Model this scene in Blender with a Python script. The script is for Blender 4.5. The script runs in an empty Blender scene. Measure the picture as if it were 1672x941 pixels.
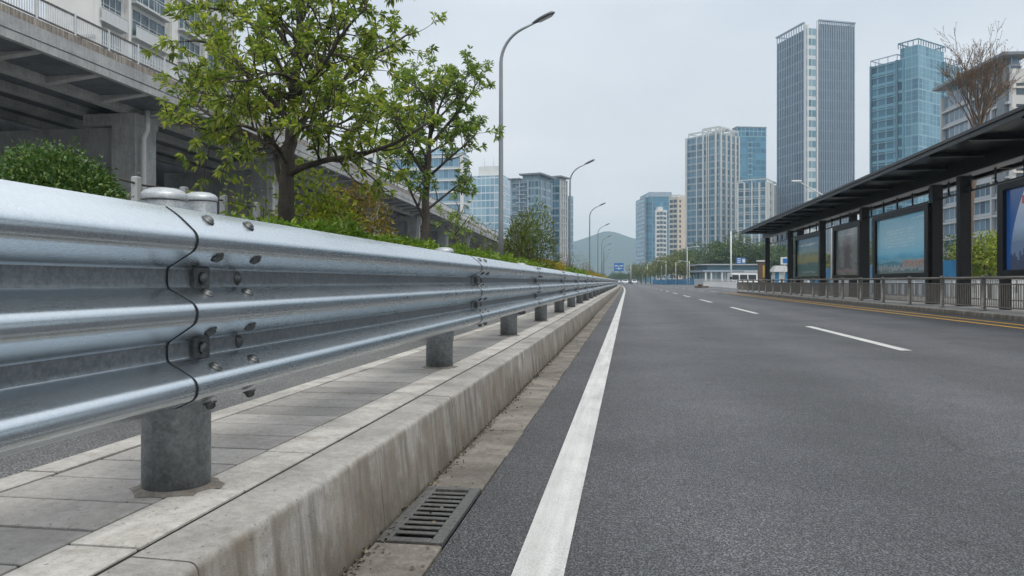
import bpy, math, random
import numpy as np
from mathutils import Vector, Matrix
R = math.radians
random.seed(7)
rng = np.random.default_rng(11)
SC = bpy.context.scene
COL = SC.collection

# ------------------------------------------------------------------ camera model (used to turn measurements into metres)
F = 1250.0; CX = 836.0; HY = 460.0; CAMZ = 0.84; U0 = 1025.0
TH = math.atan((U0 - CX) / F)
CT, ST = math.cos(TH), math.sin(TH)
def P(u, v, d):
    """world point seen at pixel (u,v) of the 1672 wide photo, d metres along the optical axis"""
    x = (u - CX) / F * d; z = CAMZ + (HY - v) / F * d
    return Vector((x * CT - d * ST, x * ST + d * CT, z))
def GP(u, v, z=0.0):
    return P(u, v, (CAMZ - z) * F / (v - HY))
def bend(y):
    return -(max(0.0, y - 55.0) ** 2) / 10000.0

# ------------------------------------------------------------------ mesh helper
class MB:
    def __init__(s): s.v = []; s.f = []; s.m = []; s.uv = []; s.sm = []
    def vert(s, p): s.v.append((p[0], p[1], p[2])); return len(s.v) - 1
    def face(s, idx, m=0, uv=None, smooth=False):
        s.f.append(tuple(idx)); s.m.append(m); s.uv.append(uv); s.sm.append(smooth)
    def quad(s, a, b, c, d, m=0, uv=None):
        i = len(s.v)
        for p in (a, b, c, d): s.v.append((p[0], p[1], p[2]))
        s.face((i, i + 1, i + 2, i + 3), m, uv)
    def box(s, x0, x1, y0, y1, z0, z1, m=0, M=None):
        c = [(x0, y0, z0), (x1, y0, z0), (x1, y1, z0), (x0, y1, z0), (x0, y0, z1), (x1, y0, z1), (x1, y1, z1), (x0, y1, z1)]
        if M is not None: c = [M @ Vector(p) for p in c]
        i = len(s.v); s.v += [(p[0], p[1], p[2]) for p in c]
        w, d, h = x1 - x0, y1 - y0, z1 - z0
        for q, a, b in (((0, 3, 2, 1), w, d), ((4, 5, 6, 7), w, d), ((0, 1, 5, 4), w, h), ((1, 2, 6, 5), d, h), ((2, 3, 7, 6), w, h), ((3, 0, 4, 7), d, h)):
            s.face([i + k for k in q], m, [(0, 0), (a, 0), (a, b), (0, b)])
        return s
    def bbox(s, x0, x1, y0, y1, z0, z1, b=0.01, m=0, M=None):
        """box with chamfered top edges"""
        def T(p): return M @ Vector(p) if M is not None else Vector(p)
        rings = []
        for (z, k) in ((z0, 0), (z1 - b, 0), (z1, b)):
            r = [(x0 + k, y0 + k, z), (x1 - k, y0 + k, z), (x1 - k, y1 - k, z), (x0 + k, y1 - k, z)]
            rings.append([s.vert(T(p)) for p in r])
        for a, c in zip(rings, rings[1:]):
            for k in range(4): s.face((a[k], a[(k + 1) % 4], c[(k + 1) % 4], c[k]), m)
        s.face(rings[-1], m); s.face(rings[0][::-1], m)
        return s
    def tube(s, pts, rad, n=8, m=0, caps=True, smooth=True):
        pts = [Vector(p) for p in pts]
        if not hasattr(rad, '__len__'): rad = [rad] * len(pts)
        rings = []; up = None
        for k, p in enumerate(pts):
            t = (pts[min(k + 1, len(pts) - 1)] - pts[max(k - 1, 0)])
            if t.length < 1e-9: t = Vector((0, 0, 1))
            t.normalize()
            if up is None:
                up = Vector((1, 0, 0)) if abs(t.x) < 0.9 else Vector((0, 1, 0))
            a = t.cross(up)
            if a.length < 1e-6: a = t.cross(Vector((0, 1, 0.3)))
            a.normalize(); b = t.cross(a).normalized(); up = -b if False else up
            rings.append([s.vert(p + (a * math.cos(2 * math.pi * j / n) + b * math.sin(2 * math.pi * j / n)) * rad[k]) for j in range(n)])
        for r0, r1 in zip(rings, rings[1:]):
            for j in range(n): s.face((r0[j], r0[(j + 1) % n], r1[(j + 1) % n], r1[j]), m, None, smooth)
        if caps: s.face(rings[0][::-1], m); s.face(rings[-1], m)
        return s
    def lathe(s, prof, c=(0, 0, 0), n=20, m=0, M=None, smooth=True):
        rings = []
        for (r, z) in prof:
            ring = []
            for j in range(n):
                a = 2 * math.pi * j / n
                p = Vector((c[0] + r * math.cos(a), c[1] + r * math.sin(a), c[2] + z))
                if M is not None: p = M @ p
                ring.append(s.vert(p))
            rings.append(ring)
        for r0, r1 in zip(rings, rings[1:]):
            for j in range(n): s.face((r0[j], r0[(j + 1) % n], r1[(j + 1) % n], r1[j]), m, None, smooth)
        s.face(rings[0][::-1], m); s.face(rings[-1], m)
        return s
    def sweep(s, prof, ys, m=0, smooth=True, closed=False, caps=False, offx=None):
        """prof: (x,z) list; swept along y with the road's bend"""
        offx = offx or bend
        rings = [[s.vert((x + offx(y), y, z)) for (x, z) in prof] for y in ys]
        n = len(prof)
        for r0, r1 in zip(rings, rings[1:]):
            for j in range(n if closed else n - 1):
                k = (j + 1) % n
                s.face((r0[j], r0[k], r1[k], r1[j]), m, None, smooth)
        if caps and closed:
            s.face([s.vert(s.v[q]) for q in rings[0]], m); s.face([s.vert(s.v[q]) for q in rings[-1][::-1]], m)
        return rings
    def build(s, name, mats, parent=None, loc=None):
        me = bpy.data.meshes.new(name)
        me.from_pydata(s.v, [], s.f)
        mats = mats if isinstance(mats, (list, tuple)) else [mats]
        for q in mats: me.materials.append(q)
        if len(mats) > 1: me.polygons.foreach_set('material_index', s.m)
        me.polygons.foreach_set('use_smooth', s.sm)
        if any(u is not None for u in s.uv):
            l = me.uv_layers.new(name='UVMap'); data = []
            for f, u in zip(s.f, s.uv):
                if u is None: data += [0.0, 0.0] * len(f)
                else:
                    for q in u: data += [q[0], q[1]]
            l.data.foreach_set('uv', data)
        me.update()
        o = bpy.data.objects.new(name, me); COL.objects.link(o)
        if parent is not None: o.parent = parent
        if loc is not None: o.location = loc
        return o

def thing(name, label, cat, loc=(0, 0, 0), rotz=0.0, group=None):
    o = bpy.data.objects.new(name, None); COL.objects.link(o)
    o.location = loc; o.rotation_euler = (0, 0, rotz); o.empty_display_size = 0.2
    o['label'] = label; o['category'] = cat
    if group: o['group'] = group
    return o
def tag(o, label, cat, group=None):
    o['label'] = label; o['category'] = cat
    if group: o['group'] = group
    return o
def struct(o): o['kind'] = 'structure'; return o
def copy_tree(o, parent=None):
    c = o.copy(); COL.objects.link(c)
    if parent is not None: c.parent = parent
    for ch in list(o.children): copy_tree(ch, c)
    return c

# ------------------------------------------------------------------ materials
class NT:
    def __init__(s, name):
        s.mat = bpy.data.materials.new(name); s.mat.use_nodes = True
        s.t = s.mat.node_tree; s.t.nodes.clear()
        s.out = s.t.nodes.new('ShaderNodeOutputMaterial')
        s.b = s.t.nodes.new('ShaderNodeBsdfPrincipled')
        s.t.links.new(s.b.outputs[0], s.out.inputs[0])
    def n(s, t, **kw):
        q = s.t.nodes.new(t)
        for k, v in kw.items(): setattr(q, k, v)
        return q
    def put(s, sock, v):
        if hasattr(v, 'is_linked') or hasattr(v, 'links'): s.t.links.new(v, sock)
        elif isinstance(v, (tuple, list)): sock.default_value = tuple(v) + ((1.0,) if len(v) == 3 and sock.type == 'RGBA' else ())
        else: sock.default_value = v
    def obj(s): return s.n('ShaderNodeTexCoord').outputs['Object']
    def uv(s): return s.n('ShaderNodeTexCoord').outputs['UV']
    def pos(s): return s.n('ShaderNodeNewGeometry').outputs['Position']
    def isl(s): return s.n('ShaderNodeNewGeometry').outputs['Random Per Island']
    def map(s, vec, sc): 
        q = s.n('ShaderNodeMapping'); s.put(q.inputs[0], vec); q.inputs['Scale'].default_value = sc; return q.outputs[0]
    def noise(s, vec, scale, detail=4, rough=0.55, out=0):
        q = s.n('ShaderNodeTexNoise'); s.put(q.inputs['Vector'], vec); q.inputs['Scale'].default_value = scale
        q.inputs['Detail'].default_value = detail; q.inputs['Roughness'].default_value = rough; return q.outputs[out]
    def vor(s, vec, scale, feat='F1', out='Distance'):
        q = s.n('ShaderNodeTexVoronoi', feature=feat); s.put(q.inputs['Vector'], vec); q.inputs['Scale'].default_value = scale; return q.outputs[out]
    def ramp(s, fac, stops, interp='LINEAR'):
        q = s.n('ShaderNodeValToRGB'); s.put(q.inputs[0], fac); cr = q.color_ramp; cr.interpolation = interp
        while len(cr.elements) < len(stops): cr.elements.new(0.5)
        for e, (p, c) in zip(cr.elements, stops):
            e.position = p; e.color = (tuple(c) + (1,)) if hasattr(c, '__len__') else (c, c, c, 1)
        return q.outputs[0]
    def mix(s, fac, a, b, mode='MIX'):
        q = s.n('ShaderNodeMix', data_type='RGBA', blend_type=mode)
        s.put(q.inputs[0], fac); s.put(q.inputs[6], a); s.put(q.inputs[7], b); return q.outputs[2]
    def math(s, op, a, b=0.0, clamp=False):
        q = s.n('ShaderNodeMath', operation=op, use_clamp=clamp); s.put(q.inputs[0], a); s.put(q.inputs[1], b); return q.outputs[0]
    def sep(s, vec):
        q = s.n('ShaderNodeSeparateXYZ'); s.put(q.inputs[0], vec); return q.outputs
    def comb(s, x, y, z=0.0):
        q = s.n('ShaderNodeCombineXYZ'); s.put(q.inputs[0], x); s.put(q.inputs[1], y); s.put(q.inputs[2], z); return q.outputs[0]
    def bump(s, h, strength=0.3, dist=0.01):
        q = s.n('ShaderNodeBump'); s.put(q.inputs['Height'], h); q.inputs['Strength'].default_value = strength; q.inputs['Distance'].default_value = dist
        s.t.links.new(q.outputs[0], s.b.inputs['Normal'])
    def set(s, **kw):
        for k, v in kw.items(): s.put(s.b.inputs[k.replace('_', ' ')], v)
        return s.mat

def m_plain(name, col, rough=0.6, metal=0.0, var=0.15, scale=6.0, bump=0.0):
    t = NT(name); c = t.obj()
    if max(col) < 0.03: t.b.inputs['Specular IOR Level'].default_value = 0.22
    n = t.noise(c, scale, 5)
    k = t.ramp(n, [(0.3, tuple(x * (1 - var) for x in col)), (0.7, tuple(min(1, x * (1 + var)) for x in col))])
    if bump: t.bump(t.noise(c, scale * 14, 4), bump, 0.01)
    return t.set(Base_Color=k, Roughness=rough, Metallic=metal)

def m_asphalt(name, lo, hi, wheel=False):
    t = NT(name); c = t.pos()
    v = t.vor(c, 165); v2 = t.vor(c, 70)
    n = t.noise(c, 260, 3, 0.7); big = t.noise(c, 0.55, 5, 0.6); mid = t.noise(c, 5, 6, 0.65)
    agg = t.math('ADD', t.math('MULTIPLY', v, 0.7), t.math('MULTIPLY', n, 0.75))
    spk = t.ramp(agg, [(0.30, tuple(x * 0.25 for x in lo)), (0.50, lo), (0.70, hi), (0.93, tuple(min(1, x * 3.6) for x in hi))])
    k = t.mix(1.0, spk, t.ramp(big, [(0.32, (0.70, 0.70, 0.71)), (0.68, (1.18, 1.17, 1.16))]), 'MULTIPLY')
    k = t.mix(1.0, k, t.ramp(mid, [(0.3, (0.90, 0.90, 0.90)), (0.7, (1.08, 1.08, 1.08))]), 'MULTIPLY')
    if wheel:
        x = t.sep(c)[0]
        w = t.math('SINE', t.math('MULTIPLY', x, 2 * math.pi / 1.8))
        w = t.math('ADD', t.math('MULTIPLY', w, 0.5), t.math('MULTIPLY', t.noise(t.map(c, (1.2, 0.12, 1)), 1.3, 3), 0.9))
        ce = t.vor(t.mix(0.25, c, t.noise(c, 1.2, 4, 0.6, 1), 'ADD'), 0.42, 'DISTANCE_TO_EDGE'); cm = t.ramp(t.noise(c, 0.25, 3), [(0.52, 0.0), (0.60, 0.55)])
        k = t.mix(t.math('MULTIPLY', t.math('LESS_THAN', ce, 0.006), cm), k, (0.02, 0.02, 0.02))
        dr = t.ramp(t.noise(t.map(c, (1.0, 0.35, 1)), 2.6, 3, 0.5), [(0.64, 0.0), (0.74, 0.35)]); k = t.mix(dr, k, (0.03, 0.03, 0.031))
        k = t.mix(1.0, k, t.ramp(w, [(0.1, (0.88, 0.88, 0.885)), (0.9, (1.10, 1.10, 1.11))]), 'MULTIPLY')
    h = t.math('ADD', t.math('MULTIPLY', t.vor(c, 150), 1.0), t.math('MULTIPLY', v2, 0.7))
    t.bump(h, 0.9, 0.009)
    return t.set(Base_Color=k, Roughness=0.66)

def m_paint(name, col, dark):
    t = NT(name); c = t.pos()
    sp = t.noise(c, 160, 3, 0.75); bl = t.noise(c, 3.5, 6, 0.7)
    w = t.math('ADD', sp, t.math('MULTIPLY', bl, 0.55))
    k = t.ramp(w, [(0.52, dark), (0.62, tuple(x * 0.78 for x in col)), (0.82, col)])
    k = t.mix(1.0, k, t.ramp(t.noise(t.map(c, (9, 0.5, 1)), 2.0, 4), [(0.3, (0.74, 0.74, 0.73)), (0.62, (1, 1, 1))]), 'MULTIPLY')
    t.bump(t.vor(c, 150), 0.35, 0.006)
    return t.set(Base_Color=k, Roughness=0.7)

def m_concrete(name, lo, hi, streak=0.0, pit=True, island=0.0, scale=1.0, bump=0.5, splash=False, blot=0.0):
    t = NT(name); c = t.pos()
    up = t.sep(t.n('ShaderNodeNewGeometry').outputs['Normal'])[2]; side = t.ramp(up, [(0.25, 1.0), (0.85, 0.12)])
    a = t.noise(c, 2.2 * scale, 8, 0.68); b = t.noise(c, 38 * scale, 5, 0.7); d = t.noise(c, 230 * scale, 3, 0.7)
    w = t.math('ADD', t.math('MULTIPLY', a, 0.6), t.math('ADD', t.math('MULTIPLY', b, 0.28), t.math('MULTIPLY', d, 0.22)))
    k = t.ramp(w, [(0.36, tuple(x * 0.72 for x in lo)), (0.48, lo), (0.62, hi), (0.75, tuple(min(1, x * 1.12) for x in hi))])
    if streak:
        st = t.noise(t.map(c, (6, 7, 0.55)), 1.6, 6, 0.7)
        k = t.mix(t.math('MULTIPLY', side, t.math('MULTIPLY', t.ramp(st, [(0.40, 1.0), (0.60, 0.0)]), streak)), k, (lo[0] * 0.42, lo[1] * 0.38, lo[2] * 0.33))
        wh = t.noise(t.map(c, (5, 9, 0.8)), 2.3, 4, 0.6)
        k = t.mix(t.math('MULTIPLY', side, t.math('MULTIPLY', t.ramp(wh, [(0.56, 0.0), (0.72, 1.0)]), streak * 0.55)), k, tuple(min(1, x * 1.15) for x in hi))
    if splash:
        br = t.noise(t.map(c, (4, 1.6, 2)), 1.8, 5, 0.65)
        k = t.mix(t.math('MULTIPLY', t.ramp(br, [(0.42, 0.05), (0.64, 0.85)]), side), k, (0.175, 0.145, 0.112))
        z = t.sep(c)[2]; nn = t.noise(t.map(c, (3, 3, 1.5)), 2.5, 6, 0.7)
        s_ = t.math('ADD', t.math('MULTIPLY', z, 1.9), t.math('MULTIPLY', nn, 1.35))
        k = t.mix(t.math('MULTIPLY', t.ramp(s_, [(0.66, 0.88), (1.12, 0.0)]), side), k, (0.105, 0.088, 0.066))
    if blot:
        bb = t.noise(c, 4.5, 6, 0.75)
        k = t.mix(t.math('MULTIPLY', t.ramp(bb, [(0.50, 0.0), (0.66, 1.0)]), blot), k, (lo[0] * 0.55, lo[1] * 0.5, lo[2] * 0.43))
    if island:
        k = t.mix(1.0, k, t.ramp(t.isl(), [(0, (1 - island,) * 3), (1, (1 + island, 1 + island * 0.97, 1 + island * 0.92))]), 'MULTIPLY')
    if pit:
        p = t.noise(c, 70 * scale, 2, 0.5)
        k = t.mix(t.ramp(p, [(0.26, 0.75), (0.33, 0.0)]), k, tuple(x * 0.35 for x in lo))
        t.bump(t.math('ADD', t.math('MULTIPLY', b, 0.7), d), bump, 0.006)
    else:
        t.bump(b, bump, 0.02)
    return t.set(Base_Color=k, Roughness=0.9)

def m_galv(name, lo, hi, r0, r1, metal=1.0, mott=0.0):
    t = NT(name); c = t.pos()
    big = t.noise(t.map(c, (1, 0.35, 1)), 5, 6, 0.7); sc = t.noise(t.map(c, (60, 4, 60)), 3, 4, 0.7)
    sp = t.vor(c, 130, out='Color'); sp = t.sep(sp)[0]
    diag = t.noise(t.map(c, (30, 9, 30)), 6, 3, 0.6)
    w = t.math('ADD', t.math('MULTIPLY', big, 0.55), t.math('ADD', t.math('MULTIPLY', sp, 0.20), t.math('MULTIPLY', diag, 0.10)))
    k = t.ramp(w, [(0.27, lo), (0.72, hi)])
    if mott:
        mt = t.noise(c, 45, 5, 0.75)
        k = t.mix(t.math('MULTIPLY', t.ramp(mt, [(0.42, 0.0), (0.6, 1.0)]), mott), k, tuple(x * 0.45 for x in lo))
    rr = t.math('ADD', t.math('MULTIPLY', t.ramp(t.math('ADD', t.math('MULTIPLY', big, 0.6), t.math('MULTIPLY', sc, 0.4)), [(0.3, 0.0), (0.7, 1.0)]), r1 - r0), r0)
    t.bump(t.math('ADD', t.math('MULTIPLY', big, 2.0), t.math('ADD', t.math('MULTIPLY', sc, 0.012), t.math('MULTIPLY', sp, 0.02))), 0.03, 0.006)
    return t.set(Base_Color=k, Roughness=rr, Metallic=metal)

def m_leaf(name, stops, trans=0.35):
    t = NT(name)
    k = t.ramp(t.isl(), stops)
    big = t.noise(t.pos(), 2.2, 3)
    k = t.mix(1.0, k, t.ramp(big, [(0.3, (0.8, 0.82, 0.8)), (0.7, (1.18, 1.15, 1.0))]), 'MULTIPLY')
    t.set(Base_Color=k, Roughness=0.45)
    tr = t.n('ShaderNodeBsdfTranslucent'); t.put(tr.inputs[0], t.mix(1.0, k, (1.15, 1.35, 0.75), 'MULTIPLY'))
    ms = t.n('ShaderNodeMixShader'); ms.inputs[0].default_value = trans
    t.t.links.new(t.b.outputs[0], ms.inputs[1]); t.t.links.new(tr.outputs[0], ms.inputs[2]); t.t.links.new(ms.outputs[0], t.out.inputs[0])
    return t.mat

def m_curtain(name, pw, fh, dark, light, frame, fw=0.12, fb=0.3, rough=0.1, ior=1.7, spand=0.0, spcol=None, bias=0.5, split=0.0):
    """glass wall: panes with their own tone, mullions and floor bands, in metres of the wall's own UV"""
    t = NT(name); u = t.sep(t.uv())
    a = t.math('DIVIDE', u[0], pw); b = t.math('DIVIDE', u[1], fh)
    ia = t.math('FLOOR', a); ib = t.math('FLOOR', b); fa = t.math('FRACT', a); fbk = t.math('FRACT', b)
    wn = t.n('ShaderNodeTexWhiteNoise', noise_dimensions='2D'); t.put(wn.inputs['Vector'], t.comb(ia, ib))
    grp = t.noise(t.comb(t.math('MULTIPLY', ia, 0.21), t.math('MULTIPLY', ib, 0.33)), 1.0, 2)
    w = t.math('ADD', t.math('MULTIPLY', wn.outputs['Value'], 0.62), t.math('MULTIPLY', grp, 0.5))
    k = t.ramp(w, [(0.15, dark), (bias + 0.08, tuple(0.5 * (p + q) for p, q in zip(dark, light))), (0.95, light)])
    if spand:
        k = t.mix(t.math('LESS_THAN', fbk, spand), k, spcol)
    m = t.math('MAXIMUM', t.math('LESS_THAN', fa, fw / pw), t.math('LESS_THAN', fbk, fb / fh))
    if split:
        m = t.math('MAXIMUM', m, t.math('LESS_THAN', t.math('ABSOLUTE', t.math('SUBTRACT', fbk, split)), 0.05 / fh))
    k = t.mix(m, k, frame)
    rr = t.math('ADD', t.math('MULTIPLY', m, 0.5 - rough), t.math('ADD', rough, t.math('MULTIPLY', wn.outputs['Value'], 0.08)))
    return t.set(Base_Color=k, Roughness=rr, IOR=ior)

MAT = {}
MAT['asphalt'] = m_asphalt('asphalt', (0.020, 0.0205, 0.022), (0.047, 0.048, 0.051), True)
MAT['asphalt_old'] = m_asphalt('asphalt_old', (0.055, 0.055, 0.056), (0.09, 0.09, 0.09))
MAT['white_paint'] = m_paint('white_paint', (0.56, 0.56, 0.545), (0.14, 0.14, 0.14))
MAT['yellow_paint'] = m_paint('yellow_paint', (0.92, 0.50, 0.035), (0.62, 0.34, 0.04))
MAT['kerb'] = m_concrete('kerb_concrete', (0.235, 0.222, 0.205), (0.385, 0.37, 0.345), streak=0.8, splash=True, island=0.02)
MAT['slab'] = m_concrete('slab_concrete', (0.245, 0.232, 0.216), (0.36, 0.346, 0.326), island=0.17, blot=0.25)
MAT['slab_light'] = m_concrete('slab_light', (0.32, 0.302, 0.277), (0.50, 0.48, 0.445), island=0.08, blot=0.5)
MAT['gutter'] = m_concrete('gutter_concrete', (0.115, 0.102, 0.088), (0.215, 0.195, 0.17), island=0.14, blot=0.6)
MAT['platform'] = m_concrete('platform_paving', (0.22, 0.21, 0.20), (0.32, 0.31, 0.295))
MAT['grout'] = m_plain('dark_grout', (0.022, 0.020, 0.018), 0.95, scale=40)
MAT['plaza'] = m_concrete('plaza_paving', (0.24, 0.235, 0.225), (0.33, 0.32, 0.31), pit=False, scale=0.3)
MAT['galv'] = m_galv('galvanised_steel', (0.535, 0.585, 0.62), (0.63, 0.685, 0.725), 0.24, 0.32)
MAT['galv_dull'] = m_galv('dull_dark_zinc', (0.20, 0.22, 0.235), (0.33, 0.355, 0.37), 0.42, 0.58, 0.9, 0.35)  # duller, darker zinc set only on the beam's valley faces
MAT['galv_post'] = m_galv('weathered_galvanised_steel', (0.24, 0.265, 0.285), (0.40, 0.43, 0.45), 0.45, 0.65, 0.75, 0.5)
MAT['galv_cap'] = m_galv('cap_steel', (0.40, 0.425, 0.44), (0.56, 0.58, 0.60), 0.42, 0.6, 0.8, 0.3)
MAT['edge'] = m_plain('cut_steel_edge', (0.035, 0.04, 0.045), 0.6, 0.3, scale=30)
MAT['bolt'] = m_galv('bolt_steel', (0.10, 0.105, 0.105), (0.23, 0.235, 0.235), 0.38, 0.6, 0.9, 0.4)
MAT['iron'] = m_galv('cast_iron', (0.10, 0.098, 0.095), (0.19, 0.187, 0.182), 0.5, 0.75, 0.45, 0.4)
MAT['pit'] = m_plain('drain_pit', (0.008, 0.008, 0.008), 0.9)
MAT['black_steel'] = m_plain('black_steel', (0.011, 0.0115, 0.013), 0.34, 0.0, 0.3, 3)
MAT['roof_steel'] = m_plain('roof_steel', (0.018, 0.019, 0.021), 0.32, 0.1, 0.3, 1.5)
MAT['roof_under'] = m_plain('roof_lining', (0.012, 0.012, 0.013), 0.28, 0.1, 0.5, 2.5)
MAT['rail_bronze'] = m_plain('bronze_railing', (0.20, 0.185, 0.165), 0.42, 0.5, 0.2, 8)
MAT['lamp_grey'] = m_plain('lamp_grey', (0.23, 0.25, 0.27), 0.45, 0.35, 0.08, 2)
MAT['lamp_head'] = m_plain('lamp_head_grey', (0.09, 0.10, 0.11), 0.4, 0.3, 0.1, 5)
MAT['lamp_lens'] = m_plain('lamp_lens', (0.45, 0.47, 0.48), 0.2, 0.0, 0.05)
MAT['bridge'] = m_concrete('bridge_concrete', (0.235, 0.245, 0.25), (0.35, 0.36, 0.365), streak=0.25, pit=False, scale=0.35)
MAT['bridge_band'] = m_concrete('stained_parapet', (0.20, 0.175, 0.155), (0.34, 0.305, 0.27), streak=0.8, pit=False, scale=0.5)
MAT['bridge_dark'] = m_concrete('shaded_underside_concrete', (0.055, 0.066, 0.078), (0.10, 0.115, 0.13), streak=0.2, pit=False, scale=0.35)  # shade beneath the deck put into the concrete colour of deck and back wall
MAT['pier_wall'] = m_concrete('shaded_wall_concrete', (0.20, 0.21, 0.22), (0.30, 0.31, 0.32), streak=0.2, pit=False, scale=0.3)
MAT['rail_grey'] = m_plain('grey_railing', (0.50, 0.52, 0.53), 0.5, 0.2, 0.12, 3)
MAT['rail_dark'] = m_plain('dark_handrail', (0.10, 0.09, 0.085), 0.6, 0.2, 0.3, 3)
MAT['pipe'] = m_plain('drain_pipe', (0.45, 0.46, 0.46), 0.5, 0.0, 0.1, 3)
MAT['bark'] = m_concrete('bark', (0.040, 0.033, 0.027), (0.092, 0.078, 0.064), streak=0.3, bump=0.9)
MAT['twig'] = m_plain('twig_bark', (0.13, 0.092, 0.066), 0.9, 0, 0.3, 20)
MAT['soil'] = m_plain('soil', (0.06, 0.05, 0.038), 0.95, 0, 0.4, 6, 0.6)
MAT['ground'] = m_concrete('city_ground', (0.16, 0.165, 0.14), (0.25, 0.25, 0.22), pit=False, scale=0.05)
MAT['leaf1'] = m_leaf('street_tree_leaf', [(0.0, (0.078, 0.122, 0.030)), (0.4, (0.175, 0.225, 0.052)), (0.78, (0.28, 0.31, 0.072)), (1.0, (0.44, 0.41, 0.095))], 0.56)
MAT['leaf2'] = m_leaf('darker_tree_leaf', [(0.0, (0.070, 0.118, 0.036)), (0.5, (0.145, 0.21, 0.056)), (0.85, (0.235, 0.285, 0.072)), (1.0, (0.35, 0.36, 0.09))], 0.54)
MAT['leaf_bush'] = m_leaf('bush_leaf', [(0.0, (0.038, 0.085, 0.026)), (0.5, (0.080, 0.150, 0.042)), (0.85, (0.115, 0.185, 0.050)), (1.0, (0.19, 0.23, 0.065))], 0.25)
MAT['leaf_hedge'] = m_leaf('hedge_leaf', [(0.0, (0.060, 0.125, 0.012)), (0.5, (0.125, 0.215, 0.020)), (0.85, (0.20, 0.28, 0.028)), (1.0, (0.28, 0.32, 0.04))], 0.3)
MAT['leaf_yellow'] = m_leaf('yellow_green_leaf', [(0.0, (0.11, 0.16, 0.02)), (0.5, (0.21, 0.26, 0.03)), (1.0, (0.36, 0.35, 0.05))], 0.4)
MAT['leaf_gold'] = m_leaf('golden_leaf', [(0.0, (0.16, 0.13, 0.02)), (0.5, (0.32, 0.24, 0.025)), (1.0, (0.42, 0.28, 0.03))], 0.35)
MAT['leaf_rust'] = m_leaf('rusty_leaf', [(0.0, (0.08, 0.08, 0.02)), (0.35, (0.19, 0.13, 0.03)), (0.7, (0.29, 0.18, 0.04)), (1.0, (0.26, 0.26, 0.04))], 0.3)
MAT['leaf_feather'] = m_leaf('feathery_leaf', [(0.0, (0.06, 0.085, 0.02)), (0.5, (0.11, 0.14, 0.028)), (1.0, (0.18, 0.20, 0.04))], 0.35)
MAT['leaf_far'] = m_leaf('far_tree_leaf', [(0.0, (0.032, 0.070, 0.024)), (0.5, (0.068, 0.12, 0.036)), (1.0, (0.13, 0.17, 0.045))], 0.2)
MAT['leaf_far2'] = m_leaf('far_tree_leaf_olive', [(0.0, (0.075, 0.10, 0.025)), (0.5, (0.14, 0.165, 0.04)), (1.0, (0.24, 0.22, 0.05))], 0.2)
MAT['leaf_litter'] = m_leaf('litter', [(0.0, (0.03, 0.025, 0.018)), (0.6, (0.09, 0.07, 0.045)), (1.0, (0.16, 0.13, 0.07))], 0.1)
MAT['leaf_dry'] = m_leaf('dry_leaf', [(0.0, (0.16, 0.08, 0.03)), (1.0, (0.34, 0.17, 0.06))], 0.3)
MAT['blue_hoard'] = m_plain('blue_hoarding', (0.012, 0.19, 0.40), 0.5, 0, 0.25, 0.8)
MAT['white_metal'] = m_plain('white_metal', (0.62, 0.63, 0.63), 0.5, 0, 0.08, 2)
MAT['grey_metal'] = m_plain('grey_metal', (0.36, 0.37, 0.38), 0.5, 0, 0.1, 2)
MAT['sign_blue'] = m_plain('sign_blue', (0.010, 0.13, 0.40), 0.5, 0, 0.05, 2)
MAT['brown'] = m_plain('brown_board', (0.10, 0.07, 0.045), 0.6, 0, 0.2, 3)
MAT['gold'] = m_plain('gold_lettering', (0.45, 0.28, 0.05), 0.5, 0, 0.2, 3)
MAT['tyre'] = m_plain('tyre_rubber', (0.02, 0.02, 0.02), 0.8)
MAT['car_white'] = m_plain('car_white', (0.72, 0.73, 0.74), 0.25, 0, 0.03)
MAT['car_silver'] = m_plain('car_silver', (0.42, 0.43, 0.45), 0.28, 0.5, 0.03)
MAT['car_dark'] = m_plain('car_dark', (0.035, 0.038, 0.045), 0.25, 0.2, 0.03)
MAT['car_glass'] = m_plain('car_glass', (0.02, 0.025, 0.03), 0.08, 0, 0.1)
MAT['red_lamp'] = m_plain('tail_lamp', (0.30, 0.02, 0.015), 0.3)
MAT['cream'] = m_plain('cream_render', (0.56, 0.52, 0.46), 0.85, 0, 0.06, 0.2)
MAT['peach'] = m_plain('peach_render', (0.56, 0.47, 0.38), 0.85, 0, 0.06, 0.2)
MAT['white_render'] = m_plain('white_render', (0.60, 0.60, 0.585), 0.85, 0, 0.07, 0.3)
MAT['warm_render'] = m_plain('warm_render', (0.54, 0.535, 0.52), 0.85, 0, 0.08, 0.25)
MAT['grey_render'] = m_plain('grey_render', (0.36, 0.36, 0.36), 0.8, 0, 0.08, 0.3)
MAT['dark_render'] = m_plain('slate_cladding', (0.16, 0.18, 0.20), 0.6, 0, 0.1, 0.3)
MAT['fin'] = m_plain('aluminium_fin', (0.30, 0.36, 0.43), 0.45, 0.2, 0.05, 0.2)
MAT['win_dark'] = m_plain('window_glass', (0.045, 0.06, 0.075), 0.1, 0, 0.5, 0.3)
MAT['win_teal'] = m_plain('teal_window_glass', (0.06, 0.10, 0.125), 0.08, 0, 0.5, 0.5)
MAT['win_frame'] = m_plain('window_frame', (0.50, 0.51, 0.51), 0.5, 0.2, 0.05)
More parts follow.
